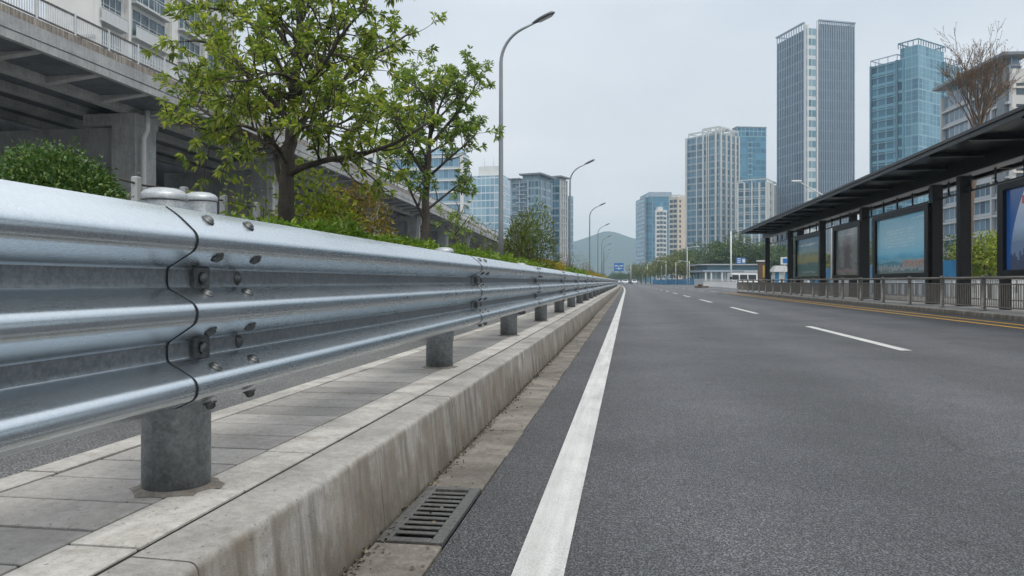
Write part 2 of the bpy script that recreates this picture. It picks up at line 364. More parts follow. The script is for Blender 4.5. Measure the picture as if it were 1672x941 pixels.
# ------------------------------------------------------------------ helpers for parts placed in world coordinates
def wloc(o):
    v = Vector((0, 0, 0))
    while o is not None: v += o.location; o = o.parent
    return v
def W(mb, name, mat, parent=None, kind=None):
    o = mb.build(name, mat, parent)
    if parent is not None: o.location = -wloc(parent)
    if kind: o['kind'] = kind
    return o
def inst(o, parent, loc, rotz=None):
    c = o.copy(); COL.objects.link(c); c.parent = parent; c.location = loc
    if rotz is not None: c.rotation_euler = (0, 0, rotz)
    return c
def frange(a, b, n): return [a + (b - a) * i / (n - 1) for i in range(n)]
YS = [-6, 0, 6, 12, 20, 30, 40, 50, 55] + list(range(60, 262, 5))
YL = YS + list(range(265, 641, 15))

# ------------------------------------------------------------------ the setting: ground, roads, kerb
m = MB(); m.quad((-2500, -300, -0.16), (2500, -300, -0.16), (2500, 2780, -0.16), (-2500, 2780, -0.16))
struct(m.build('ground', MAT['ground']))
m = MB(); m.sweep([(-0.573, 0.0), (3, 0.0), (7, 0.0), (14.5, 0.0)], YL, smooth=False)
struct(m.build('road', MAT['asphalt']))
m = MB(); m.sweep([(-0.328, 0.004), (-0.18, 0.004)], YS, smooth=False)
struct(m.build('edge_line', MAT['white_paint']))
m = MB()
for k in range(-1, 30):
    y0 = 9.9 + 10.85 * k
    m.sweep([(3.27, 0.004), (3.41, 0.004)], frange(y0, y0 + 5.1, 4), smooth=False)
for k in range(0, 20):
    y0 = 62 + 10.85 * k
    m.sweep([(6.9, 0.004), (7.04, 0.004)], frange(y0, y0 + 5.1, 4), smooth=False)
m.sweep([(10.4, 0.004), (10.54, 0.004)], [64] + list(range(70, 200, 8)), smooth=False)
struct(m.build('lane_lines', MAT['white_paint']))
m = MB()
for a in (6.92, 7.44): m.sweep([(a, 0.004), (a + 0.12, 0.004)], [-6, 0, 10, 20, 30, 40, 50, 58], smooth=False)
struct(m.build('yellow_lines', MAT['yellow_paint']))

# kerb of the barrier strip, cast in blocks
def fillet(pts, rad, seg=5):
    out = [pts[0]]
    for i in range(1, len(pts) - 1):
        p = Vector((pts[i][0], pts[i][1])); a = Vector((pts[i - 1][0], pts[i - 1][1])); b = Vector((pts[i + 1][0], pts[i + 1][1]))
        r = rad[i] if hasattr(rad, '__len__') else rad
        da, db = (a - p), (b - p); ra = min(r, da.length * 0.49, db.length * 0.49)
        s0 = p + da.normalized() * ra; s1 = p + db.normalized() * ra
        for k in range(seg + 1):
            t = k / seg
            q = s0 * (1 - t) ** 2 + p * 2 * t * (1 - t) + s1 * t ** 2
            out.append((q.x, q.y))
    out.append(pts[-1]); return out
KZ = 0.29
m = MB()
kp = fillet([(-0.985, -0.05), (-0.985, KZ), (-0.838, KZ - 0.004), (-0.812, 0.0), (-0.812, -0.05)], [0, 0.006, 0.022, 0.004, 0], 5)
y = -5.2
while y < 260:
    L = 1.1 if y < 70 else 5.5
    g = 0.009 if round((y - 2.5) / 1.1) % 3 == 0 else 0.003
    jx = random.uniform(-0.001, 0.001); jz = random.uniform(-0.001, 0.001)
    pr = [(x + jx, z + jz) for x, z in kp]
    n0 = len(m.v)
    m.sweep(pr, [y + g / 2, y + L / 2, y + L - g / 2], closed=True, caps=True)
    y += L
m.sweep([(-0.975, 0.0), (-0.975, KZ - 0.02), (-0.85, KZ - 0.025), (-0.825, 0.0)], YS, m=1, smooth=False)
struct(m.build('kerb', [MAT['kerb'], MAT['grout']]))

# gutter slabs with the drain's pit
m = MB(); y = -5.0
GR0, GR1 = 2.36, 3.02
ys = []
yy = GR1
while yy < 90: ys.append((yy, yy + 0.6)); yy += 0.6
yy = GR0
while yy > -4: ys.append((yy - 0.6, yy)); yy -= 0.6
for a, b in ys:
    o = bend(a); e = random.uniform(-0.004, 0.004)
    m.bbox(-0.80 + o, -0.578 + o + e, a + 0.003, b - 0.003, -0.04, 0.008 + random.uniform(-0.002, 0.002), 0.005)
m.sweep([(-0.812, 0.004), (-0.58, 0.004)], [90] + list(range(95, 260, 5)), smooth=False)
m.sweep([(-0.83, -0.012), (-0.573, -0.012)], [-6, 0, GR0], m=1, smooth=False); m.sweep([(-0.83, -0.012), (-0.573, -0.012)], [GR1] + YS[2:], m=1, smooth=False)
struct(m.build('gutter', [MAT['gutter'], MAT['grout']]))
m = MB(); m.box(-0.83, -0.57, GR0 - 0.02, GR1 + 0.02, -0.15, -0.13); m.box(-0.84, -0.83, GR0 - 0.02, GR1 + 0.02, -0.15, 0.0); m.box(-0.573, -0.567, GR0 - 0.02, GR1 + 0.02, -0.15, -0.004); m.box(-0.83, -0.573, GR0 - 0.02, GR0 - 0.01, -0.13, -0.013); m.box(-0.83, -0.573, GR1 + 0.01, GR1 + 0.02, -0.13, -0.013)
struct(m.build('drain_pit', MAT['pit']))
g = thing('drain_grate', 'rusty dark iron drain grate with slots set in the gutter beside the kerb', 'drain grate', (-0.69, 2.69, 0))
m = MB()
for x0, x1 in ((-0.798, -0.757), (-0.623, -0.582)): m.bbox(x0, x1, GR0 + 0.006, GR1 - 0.006, -0.006, 0.014, 0.004)
for y0, y1 in ((GR0 + 0.006, GR0 + 0.04), (GR1 - 0.04, GR1 - 0.006)): m.bbox(-0.757, -0.623, y0, y1, -0.006, 0.014, 0.003)
W(m, 'frame', MAT['iron'], g)
bar = None
nb = 10
pitch = (GR1 - GR0 - 0.08) / 11
for k in range(nb):
    yc = GR0 + 0.04 + pitch * (k + 1)
    if bar is None:
        b_ = MB(); b_.bbox(-0.067, 0.067, -0.0115, 0.0115, -0.0055, -0.001, 0.0012); bar = b_.build('bar', MAT['iron'], g); bar.location = (0, yc - 2.69, 0.0138)
    else: inst(bar, g, (0, yc - 2.69, 0.0138))

# paved strip under the guardrail
m = MB()
y = -2.0
while y < 75:
    w = 0.208
    for (x0, x1, mi, n, st) in ((-1.628, -1.40 - 0.001, 0, 1, 0),):
        pass
    o = bend(y)
    m.bbox(-1.616 + o, -1.168 + o, y + 0.0065, y + w - 0.0065, 0.2, KZ + random.uniform(-0.0015, 0.001), 0.002, 0)
    y += w
y = -2.1
while y < 75:
    o = bend(y); m.bbox(-1.160 + o, -1.000 + o, y + 0.002, y + 0.436, 0.2, KZ + random.uniform(-0.0015, 0.001), 0.002, 1); y += 0.444
y = -2.0
while y < 75:
    o = bend(y); m.bbox(-1.73 + o, -1.630 + o, y + 0.002, y + 0.654, 0.2, KZ + random.uniform(-0.0015, 0.0015), 0.002, 1); y += 0.666
m.sweep([(-1.73, KZ - 0.005), (-0.99, KZ - 0.005)], [75, 80, 85] + list(range(90, 260, 5)), m=0, smooth=False)
m.sweep([(-1.72, KZ - 0.006), (-0.98, KZ - 0.006)], [-6, 10, 30, 55, 75], m=2, smooth=False)
struct(m.build('pavement', [MAT['slab'], MAT['slab_light'], MAT['grout']]))
m = MB(); m.sweep([(-2.75, 0.272), (-1.735, 0.276)], YS, smooth=False)
struct(m.build('side_path', MAT['asphalt_old']))
m = MB(); m.sweep([(-2.75, 0.2), (-2.75, 0.40), (-2.87, 0.40), (-2.87, 0.3)][::-1], YS, smooth=False)
struct(m.build('planter_kerb', MAT['kerb']))
m = MB(); m.sweep([(-5.3, 0.36), (-2.87, 0.36)], YS, smooth=False)
struct(m.build('soil', MAT['soil']))
m = MB(); m.sweep([(-60, 0.30), (-5.3, 0.30)], YS, smooth=False)
struct(m.build('verge', MAT['plaza']))

# ------------------------------------------------------------------ guardrail
GX = -1.10                      # valley plane of the beam
TOPZ = 1.022
raw = [(-0.004, 0.0), (0.030, -0.022), (0.082, -0.070), (0.078, -0.105), (0.0, -0.150), (0.0, -0.196), (0.080, -0.240), (0.080, -0.280),
       (0.0, -0.331), (0.0, -0.374), (0.080, -0.420), (0.080, -0.462), (0.020, -0.490), (-0.006, -0.492)]
prof = fillet(raw, [0, 0.03, 0.022, 0.022, 0.012, 0.012, 0.025, 0.025, 0.012, 0.012, 0.025, 0.022, 0.012, 0], 6)
def prof_at(z):
    for (x0, z0), (x1, z1) in zip(prof, prof[1:]):
        if z1 <= z <= z0 and z0 - z1 > 1e-9:
            t = (z0 - z) / (z0 - z1)
            n = Vector((-(z1 - z0), 0, (x1 - x0))); n.normalize()
            if n.x < 0: n = -n
            return x0 + (x1 - x0) * t, n
    return 0.0, Vector((1, 0, 0))
rail = thing('guardrail', 'long galvanised three wave guardrail on steel posts along the kerb, nearest thing in the picture', 'guardrail', (GX, 2, KZ))
SEAM0, PITCH = 1.70, 3.62
def panel(y0, y1):
    mb = MB()
    n = max(2, int((y1 - y0) / 0.9) + 1)
    ys = frange(y0, y1 + 0.42, n + 1)
    T = 0.0035
    rf, rb = [], []
    for yv in ys:
        off = GX + bend(yv) + 0.0050 * max(0.0, (y1 + 0.42 - yv) / (y1 + 0.42 - y0))
        rf.append([mb.vert((x + off, yv, TOPZ + z)) for x, z in prof])
        rb.append([mb.vert((x + off - T, yv, TOPZ + z)) for x, z in prof])
    k = len(prof)
    for a, b in zip(rf, rf[1:]):
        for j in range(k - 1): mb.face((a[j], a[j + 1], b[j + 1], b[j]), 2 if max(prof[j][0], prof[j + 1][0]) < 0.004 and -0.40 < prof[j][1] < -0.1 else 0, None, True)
    for a, b in zip(rb, rb[1:]):
        for j in range(k - 1): mb.face((a[j + 1], a[j], b[j], b[j + 1]), 0, None, True)
    for f_, b_ in ((rf[0], rb[0]), (rf[-1], rb[-1])):
        i0 = [mb.vert(mb.v[q]) for q in f_]; i1 = [mb.vert(mb.v[q]) for q in b_]
        for j in range(k - 1): mb.face((i0[j], i0[j + 1], i1[j + 1], i1[j]), 1)
    for j in (0, k - 1):
        i0 = [mb.vert(mb.v[r[j]]) for r in rf]; i1 = [mb.vert(mb.v[r[j]]) for r in rb]
        for q in range(len(ys) - 1): mb.face((i0[q], i0[q + 1], i1[q + 1], i1[q]), 0)
    return mb
seams = [SEAM0 + PITCH * k for k in range(-2, 62)]
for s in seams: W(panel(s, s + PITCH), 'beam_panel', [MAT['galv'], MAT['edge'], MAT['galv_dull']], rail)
# bolts and washer plates at each splice
bm_ = MB(); bm_.lathe([(0.0150, 0.0), (0.0150, 0.003), (0.0112, 0.004), (0.0108, 0.0085), (0.007, 0.0115), (0.002, 0.0122)], n=14)
bolt0 = None; plate0 = None
colA, colB = 0.125, 0.335
spec = [(-0.026, 'AB'), (-0.119, 'AB'), (-0.173, 'B'), (-0.213, 'AB'), (-0.308, 'AB'), (-0.352, 'B'), (-0.402, 'AB'), (-0.4865, 'AB')]
nbolt = 0
for k in range(0, 26):
    s = SEAM0 + PITCH * k
    for z, cols in spec:
        for c in cols:
            if nbolt >= 98: continue
            yv = s + (colA if c == 'A' else colB) + random.uniform(-0.006, 0.006)
            x, nrm = prof_at(z)
            if z < -0.48: x, nrm = 0.035, Vector((0.25, 0, -0.97))
            zz = TOPZ + z - (0.004 if z < -0.48 else 0)
            loc = Vector((GX + bend(yv) + 0.0045 + x, yv, zz)) - Vector(rail.location)
            if bolt0 is None: bolt0 = bm_.build('bolt', MAT['bolt'], rail); o = bolt0
            else: o = bolt0.copy(); COL.objects.link(o); o.parent = rail
            o.location = loc; o.scale = (1, 1.25, 1) if z > -0.48 else (1, 1.2, 1.6)
            q = nrm.to_track_quat('Z', 'Y'); o.rotation_mode = 'QUATERNION'; o.rotation_quaternion = q
            nbolt += 1
    for z in (-0.173, -0.352):
        yv = s + colA + 0.005
        if plate0 is None:
            pm = MB(); pm.box(0, 0.012, -0.036, 0.036, -0.027, 0.027)
            pm.lathe([(0.0165, 0.012), (0.0155, 0.019), (0.011, 0.0235), (0.002, 0.0245)], n=14, M=Matrix.Rotation(math.pi / 2, 4, 'Y'))
            plate0 = pm.build('bolt_plate', MAT['bolt'], rail); o = plate0
        else: o = plate0.copy(); COL.objects.link(o); o.parent = rail
        o.location = Vector((GX + bend(yv) + 0.0042, yv, TOPZ + z)) - Vector(rail.location)
# posts
pm = MB(); pm.lathe([(0.0865, 0.0), (0.0865, 0.66), (0.080, 0.665), (0.0, 0.666)], n=36)
post0 = None; ft0 = None
y = 1.895
posts_y = []
while y < 228: posts_y.append(y); y += 2.90
posts_y = [-0.95] + posts_y
def foot_mb():
    f = MB(); n = 22
    inner = [f.vert((0.086 * math.cos(a), 0.086 * math.sin(a), 0.010)) for a in [2 * math.pi * i / n for i in range(n)]]
    outr = [f.vert(((0.108 + random.uniform(-0.010, 0.022)) * math.cos(a), (0.108 + random.uniform(-0.010, 0.022)) * math.sin(a), 0.001)) for a in [2 * math.pi * i / n for i in range(n)]]
    for i in range(n): f.face((inner[i], inner[(i + 1) % n], outr[(i + 1) % n], outr[i]), 0, None, True)
    return f
for y in posts_y:
    loc = Vector((-1.196 + bend(y), y, KZ)) - Vector(rail.location)
    if post0 is None:
        post0 = pm.build('post', MAT['galv_post'], rail); post0.location = loc
        f = foot_mb().build('mortar_collar', MAT['gutter'], post0)
    else:
        c = inst(post0, rail, loc, random.uniform(0, 6)); 
        if y < 60:
            f2 = f.copy(); COL.objects.link(f2); f2.parent = c
# capped steel posts behind the rail
def capped(name_lab, loc, r, h):
    t = thing('capped_post', name_lab, 'steel post', loc, 0, 'capped posts behind the guardrail')
    a = MB(); a.lathe([(r * 0.95, 0), (r * 0.95, h - 0.057)], n=32); a.build('post', MAT['galv_post'], t)
    a = MB(); a.lathe([(r * 0.91, h - 0.056), (r * 0.99, h - 0.053), (r * 1.0, h - 0.050), (r * 1.0, h - 0.031), (r * 0.97, h - 0.027), (r * 0.86, h - 0.015), (r * 0.6, h - 0.0045), (r * 0.3, h - 0.001), (0.004, h)], n=32)
    a.build('cap', MAT['galv_cap'], t)
for lab, u, vtop, wpx, d in (('wide round galvanised post with domed cap peeping over the rail beside the nearest joint', 268, 307, 72, 3.25),
                       ('narrower round galvanised post with domed cap just behind the wide capped post', 328, 314, 52, 4.4),
                       ('round post with flat domed cap showing over the rail in front of the hedge', 725, 404, 33, 7.1),
                       ('tiny grey post cap showing over the rail beneath the street lamps and golden hedge', 850, 429.5, 18, 13.2)):
    p = P(u, vtop, d); r = wpx / 2 / F * d
    capped(lab, (p.x, p.y, 0.275), r, p.z - 0.275)

# ------------------------------------------------------------------ elevated road
HB = 7.5
pts = [P(-700, -210, HB * F / 670)] + [P(u, v, HB * F / (HY - v)) for u, v in ((0, 53), (280, 166), (560, 285), (700, 345.5), (820, 398))]
oxs = [(p.y, p.x) for p in pts]; oxs += [(230, oxs[-1][1] - 4.2), (330, oxs[-1][1] - 14)]
def ox(y):
    if y <= oxs[0][0]: return oxs[0][1]
    for (y0, x0), (y1, x1) in zip(oxs, oxs[1:]):
        if y <= y1: t = (y - y0) / (y1 - y0); return x0 + (x1 - x0) * t
    return oxs[-1][1]
_raw = ox
def ox(y): return sum(_raw(y + k * 5.0) for k in range(-2, 3)) / 5
ZB = CAMZ + HB
over = thing('overpass', 'long elevated concrete road with railing running behind the trees', 'overpass', (ox(40), 40, 0.3))
OY = frange(4, 320, 64)
offw = ox
m = MB(); m.sweep([(-0.25, ZB + 0.02), (-0.05, ZB), (0.0, ZB), (0.0, ZB + 0.26), (-0.06, ZB + 0.27), (-0.06, ZB + 0.31), (-0.01, ZB + 0.32), (-0.01, ZB + 0.74), (-0.25, ZB + 0.75)], OY, smooth=False, offx=offw)
W(m, 'fascia', MAT['bridge'], over)
m = MB(); m.sweep([(-0.03, ZB + 0.752), (-0.03, ZB + 1.0), (-0.30, ZB + 1.0), (-0.30, ZB + 0.752)], OY, smooth=False, offx=offw)
W(m, 'parapet', MAT['bridge_band'], over)
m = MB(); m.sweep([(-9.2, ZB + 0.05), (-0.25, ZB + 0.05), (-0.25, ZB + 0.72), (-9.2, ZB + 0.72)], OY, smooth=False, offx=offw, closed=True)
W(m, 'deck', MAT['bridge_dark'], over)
for k, o in enumerate((-2.35, -4.4, -6.4, -8.4)):
    m = MB(); m.sweep([(o - 0.35, ZB + 0.05), (o - 0.35, ZB - 0.24), (o + 0.10, ZB - 0.24), (o + 0.10, ZB + 0.05)], OY, smooth=False, offx=offw)
    W(m, 'girder', MAT['bridge'], over)
y = 8.0; br0 = None
while y < 240 :
    if br0 is None:
        m = MB(); c = [(-2.26, 0.045), (-2.26, -0.22), (-1.6, -0.12), (-0.3, 0.02), (-0.3, 0.045)]
        for s_ in (-0.16, 0.16):
            pass
        a = [m.vert((x, -0.17, z)) for x, z in c]; b = [m.vert((x, 0.17, z)) for x, z in c]
        for i in range(len(c)): j = (i + 1) % len(c); m.face((a[i], a[j], b[j], b[i]))
        m.face(a); m.face(b[::-1])
        br0 = m.build('bracket', MAT['bridge'], over); o = br0
    else: o = inst(br0, over, (0, 0, 0))
    o.location = Vector((ox(y), y, ZB)) - Vector(over.location)
    y += 2.9
def pier(y):
    m = MB(); x1 = ox(y) - 2.05; x0 = ox(y) - 9.0
    m.bbox(x1 - 1.1, x1, y - 0.08, y + 1.42, 0.25, ZB - 0.26, 0.02, 0)
    m.box(x1 - 2.4, x1 + 0.06, y - 0.15, y + 1.49, ZB - 0.75, ZB - 0.255, 0)
    p = W(m, 'pier', MAT['bridge'], over)
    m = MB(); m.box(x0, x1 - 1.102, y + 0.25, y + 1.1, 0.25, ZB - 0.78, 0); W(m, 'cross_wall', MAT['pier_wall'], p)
    m = MB(); m.tube([(x1 + 0.22, y + 0.2, 0.3), (x1 + 0.22, y + 0.2, ZB - 1.3), (x1 + 0.40, y + 0.2, ZB - 0.95), (x1 + 0.40, y + 0.2, ZB - 0.1)], 0.11, 10)
    m.box(x1, x1 + 0.12, y + 0.1, y + 0.3, 3.0, 3.08); m.box(x1, x1 + 0.12, y + 0.1, y + 0.3, 5.5, 5.58)
    W(m, 'drain_pipe', MAT['pipe'], p)
for y in (30.2, 43.4, 65.6, 82.8, 100, 118, 138, 160, 185): pier(y)
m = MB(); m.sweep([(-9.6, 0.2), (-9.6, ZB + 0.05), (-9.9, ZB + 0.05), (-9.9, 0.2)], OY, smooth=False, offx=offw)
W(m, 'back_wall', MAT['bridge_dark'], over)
# railing bays: rails and bars are one panel each, posts are parts of their own
y = 17.0; bay = 1.75; np_ = 0
pp0 = None
while np_ < 96:
    x = ox(y); x2 = ox(y + bay); L = math.hypot(x2 - x, bay)
    if pp0 is None:
        m = MB(); m.box(-0.04, 0.04, -0.04, 0.04, 0, 0.80); pp0 = m.build('railing_post', MAT['rail_grey'], over); o = pp0
        m = MB(); m.box(-0.03, 0.03, 0.04, bay - 0.0, 0.70, 0.76, 1); m.box(-0.025, 0.025, 0.04, bay - 0.0, 0.08, 0.13, 1)
        q = 0.12
        while q < bay - 0.05: m.box(-0.012, 0.012, q - 0.016, q + 0.016, 0.13, 0.70, 0); q += 0.105
        rp0 = m.build('railing_panel', [MAT['rail_grey'], MAT['rail_dark']], over); r_ = rp0
    else:
        o = inst(pp0, over, (0, 0, 0)); r_ = inst(rp0, over, (0, 0, 0))
    o.location = Vector((x - 0.14, y, ZB + 1.0)) - Vector(over.location); r_.location = o.location
    r_.rotation_euler = (0, 0, math.atan2(x - x2, bay)); r_.scale = (1, L / bay, 1)
    y += bay; np_ += 1

# ------------------------------------------------------------------ street lamps of the barrier side
def lamp_proto(name, label, H, group):
    t = thing(name, label, 'street lamp', (0, 0, 0), 0, group)
    m = MB(); m.lathe([(0.13, 0), (0.13, 0.5), (0.095, 0.55)], n=14); m.build('base', MAT['lamp_grey'], t)
    pts, rad = [(0, 0, 0.5), (0, 0, 2.5), (0, 0, 5.0), (0, 0, H - 1.85)], [0.082, 0.077, 0.07, 0.058]
    for k in range(1, 9):
        a = math.pi / 2 * k / 8 * 0.72
        pts.append((1.15 * (1 - math.cos(a)), 0, H - 1.85 + 1.15 * math.sin(a))); rad.append(0.056 - 0.002 * k)
    e = pts[-1]; pts.append((e[0] + 0.42, 0, e[2] + 0.19)); rad.append(0.036)
    m = MB(); m.tube(pts, rad, 12); m.build('pole', MAT['lamp_grey'], t)
    e = pts[-1]; ang = math.atan2(0.19, 0.42)
    Mx = Matrix.Translation(Vector((e[0] - 0.08, 0, e[2] - 0.03))) @ Matrix.Rotation(-ang, 4, 'Y')
    m = MB(); prof2 = [(0.0, 0.04), (0.10, 0.075), (0.30, 0.14), (0.50, 0.155), (0.68, 0.12), (0.78, 0.03)]
    rings = []
    for (x, w) in prof2:
        ring = []
        for j in range(14):
            a = 2 * math.pi * j / 14; zz = math.sin(a); ring.append(m.vert(Mx @ Vector((x, w * math.cos(a), (0.085 if zz > 0 else 0.045) * zz * min(1, w / 0.1)))))
        rings.append(ring)
    for a, b in zip(rings, rings[1:]):
        for j in range(14): m.face((a[j], a[(j + 1) % 14], b[(j + 1) % 14], b[j]), 0, None, True)
    m.face(rings[0][::-1]); m.face(rings[-1])
    hd = m.build('lamp_head', MAT['lamp_head'], t)
    m = MB(); m.box(0.22, 0.66, -0.09, 0.09, -0.052, -0.044, 0, Mx); m.build('lens', MAT['lamp_lens'], hd)
    return t
labs = ['tallest curved street lamp, its grey pole rising from the hedge beyond the second tree',
        'second curved street lamp along the barrier, standing before the slim glass block',
        'third curved street lamp along the barrier, its head just above the hill',
        'fourth curved street lamp along the barrier, reaching about the hill top',
        'fifth curved street lamp from the camera, whole pole against the hill']
far_lab = 'small distant curved street lamp at the end of the barrier row'
L0 = lamp_proto('street_lamp', labs[0], 9.25, 'curved street lamps along the barrier')
for k in range(11):
    d = 24.2 + 29.0 * k
    p = P(818 if k == 0 else CX, HY, d)
    yk = p.y if k == 0 else 24.2 / CT * 0.99 + 29.0 * k
    xk = P(818, HY, 24.2).x + bend(yk)
    if k == 0: o = L0; y00 = p.y
    else: o = copy_tree(L0); yk = y00 + 29.3 * k; xk = P(818, HY, 24.2).x + bend(yk)
    o.location = (xk, yk, 0.34); o['label'] = labs[k] if k < 5 else far_lab
# ------------------------------------------------------------------ foliage
def leaf_mesh(name, c, d, L, Wd, mat, parent=None, droop=0.25, kind=None):
    """c: bases (N,3), d: leaf directions (N,3), L, Wd: (N,) lengths and widths; each leaf a folded pointed blade"""
    N = len(c); d = d / np.maximum(np.linalg.norm(d, axis=1, keepdims=True), 1e-6)
    r = rng.normal(size=(N, 3)); r[:, 2] *= 0.35
    s = np.cross(d, np.cross(np.tile([0, 0, 1.0], (N, 1)) + 0.45 * rng.normal(size=(N, 3)), d) * -1.0)
    s = np.cross(d, np.tile([0, 0, 1.0], (N, 1)) + 0.55 * rng.normal(size=(N, 3)))
    s /= np.maximum(np.linalg.norm(s, axis=1, keepdims=True), 1e-6)
    n = np.cross(s, d)
    L = L[:, None]; Wd = Wd[:, None]
    mid = c + d * L * 0.5
    tip = c + d * L + np.array([0, 0, -1.0]) * L * droop
    fold = n * Wd * 0.22
    V = np.empty((N, 4, 3)); V[:, 0] = c; V[:, 1] = mid + s * Wd * 0.5 + fold; V[:, 2] = tip; V[:, 3] = mid - s * Wd * 0.5 + fold
    me = bpy.data.meshes.new(name)
    me.vertices.add(N * 4); me.vertices.foreach_set('co', V.reshape(-1))
    idx = (np.arange(N)[:, None] * 4 + np.array([0, 1, 2, 0, 2, 3])[None]).reshape(-1).astype(np.int32)
    me.loops.add(N * 6); me.loops.foreach_set('vertex_index', idx)
    me.polygons.add(N * 2); me.polygons.foreach_set('loop_start', np.arange(0, N * 6, 3, dtype=np.int32))
    try: me.polygons.foreach_set('loop_total', np.full(N * 2, 3, dtype=np.int32))
    except Exception: pass
    me.materials.append(mat); me.update(calc_edges=True); me.validate()
    o = bpy.data.objects.new(name, me); COL.objects.link(o)
    if parent is not None: o.parent = parent; o.location = -wloc(parent)
    if kind: o['kind'] = kind
    return o

def rv(a=1.0): return Vector((random.gauss(0, a), random.gauss(0, a), random.gauss(0, a)))

def tree(name, label, base, limbs, mat, whorl_n=8, leaf=(0.10, 0.15), lw=0.30, sub_len=0.75, sub_gap=0.16, twig_gap=0.10, start=0.35, group=None, bark='bark', dens=1.0, droop=0.25):
    """limbs: list of (points, r0, r1, leafy); secondary branches and leaf whorls grow from the leafy ones"""
    t = thing(name, label, 'tree', base, 0, group)
    mb = MB(); C = []; D = []; LL = []
    def whorl(p, ax, n):
        ax = ax.normalized(); u = ax.orthogonal().normalized(); v = ax.cross(u)
        ph = random.uniform(0, 6.28)
        for i in range(n):
            a = ph + 2 * math.pi * i / n + random.uniform(-0.25, 0.25)
            q = random.uniform(0.35, 1.35)
            d = (u * math.cos(a) + v * math.sin(a)) * math.sin(q) + ax * math.cos(q)
            C.append(p + d * 0.008); D.append(d); LL.append(random.uniform(*leaf))
    for pts_, r0, r1, leafy in limbs:
        start_ = leafy if leafy is not True else start
        pts_ = [Vector(p) for p in pts_]
        # smooth the limb
        dense = []
        for i in range(len(pts_) - 1):
            p0 = pts_[max(i - 1, 0)]; p1 = pts_[i]; p2 = pts_[i + 1]; p3 = pts_[min(i + 2, len(pts_) - 1)]
            for k in range(5):
                s = k / 5
                dense.append(0.5 * ((2 * p1) + (p2 - p0) * s + (2 * p0 - 5 * p1 + 4 * p2 - p3) * s * s + (3 * p1 - p0 - 3 * p2 + p3) * s ** 3) + rv(r0 * 0.10))
        dense.append(pts_[-1]); n = len(dense)
        rad = [r0 + (r1 - r0) * (i / (n - 1)) ** 0.85 for i in range(n)]
        mb.tube(dense, rad, 9)
        if not leafy: continue
        acc = 0.0; tot = sum((dense[i + 1] - dense[i]).length for i in range(n - 1)); run = 0.0
        for i in range(n - 1):
            seg = dense[i + 1] - dense[i]; run += seg.length; acc += seg.length
            f = run / tot
            if f < start_ or acc < sub_gap: continue
            acc = 0.0
            t_ = seg.normalized()
            for rep in range(2 if random.random() < 0.75 * dens else 1):
                side = rv(); side = (side - t_ * side.dot(t_)).normalized()
                d = (t_ * random.uniform(0.25, 0.9) + side * random.uniform(0.6, 1.1) + Vector((0, 0, 0.25))).normalized()
                Ls = sub_len * random.uniform(0.45, 1.1) * (1.15 - 0.55 * f)
                bp = [dense[i]]; nb = 5; dd = d.copy()
                for k in range(nb):
                    dd = (dd + rv(0.14) + Vector((0, 0, 0.07))).normalized(); bp.append(bp[-1] + dd * Ls / nb)
                rb = min(rad[i] * 0.55, 0.012 + 0.012 * Ls)
                mb.tube(bp, [rb * (1 - 0.75 * k / nb) for k in range(nb + 1)], 5, caps=False)
                for k in range(2, nb + 1):
                    if random.random() < 0.80 * dens:
                        # a twig with its whorl
                        sd = rv(); ax = (dd * 0.7 + sd.normalized() * 0.8 + Vector((0, 0, 0.25))).normalized()
                        e = bp[k] + ax * random.uniform(0.05, 0.20)
                        mb.tube([bp[k], (bp[k] + e) / 2 + rv(0.008), e], [0.006, 0.005, 0.003], 4, caps=False)
                        whorl(e, ax, whorl_n + random.randint(-2, 2)); whorl(bp[k].lerp(e, 0.45), ax, 4)
                whorl(bp[-1], dd, whorl_n)
    W(mb, 'trunk', MAT[bark], t)
    C = np.array([tuple(p) for p in C]); D = np.array([tuple(p) for p in D]); LL = np.array(LL)
    leaf_mesh('crown', C, D, LL, LL * lw * rng.uniform(0.75, 1.25, len(LL)), mat, t, droop)
    return t

def px(lst, d, spread=0.0):
    """limb drawn in pixels at distance d, each point with its own offset in depth"""
    return [P(u, v, d + (q[0] if q else 0.0)) for u, v, *q in lst]

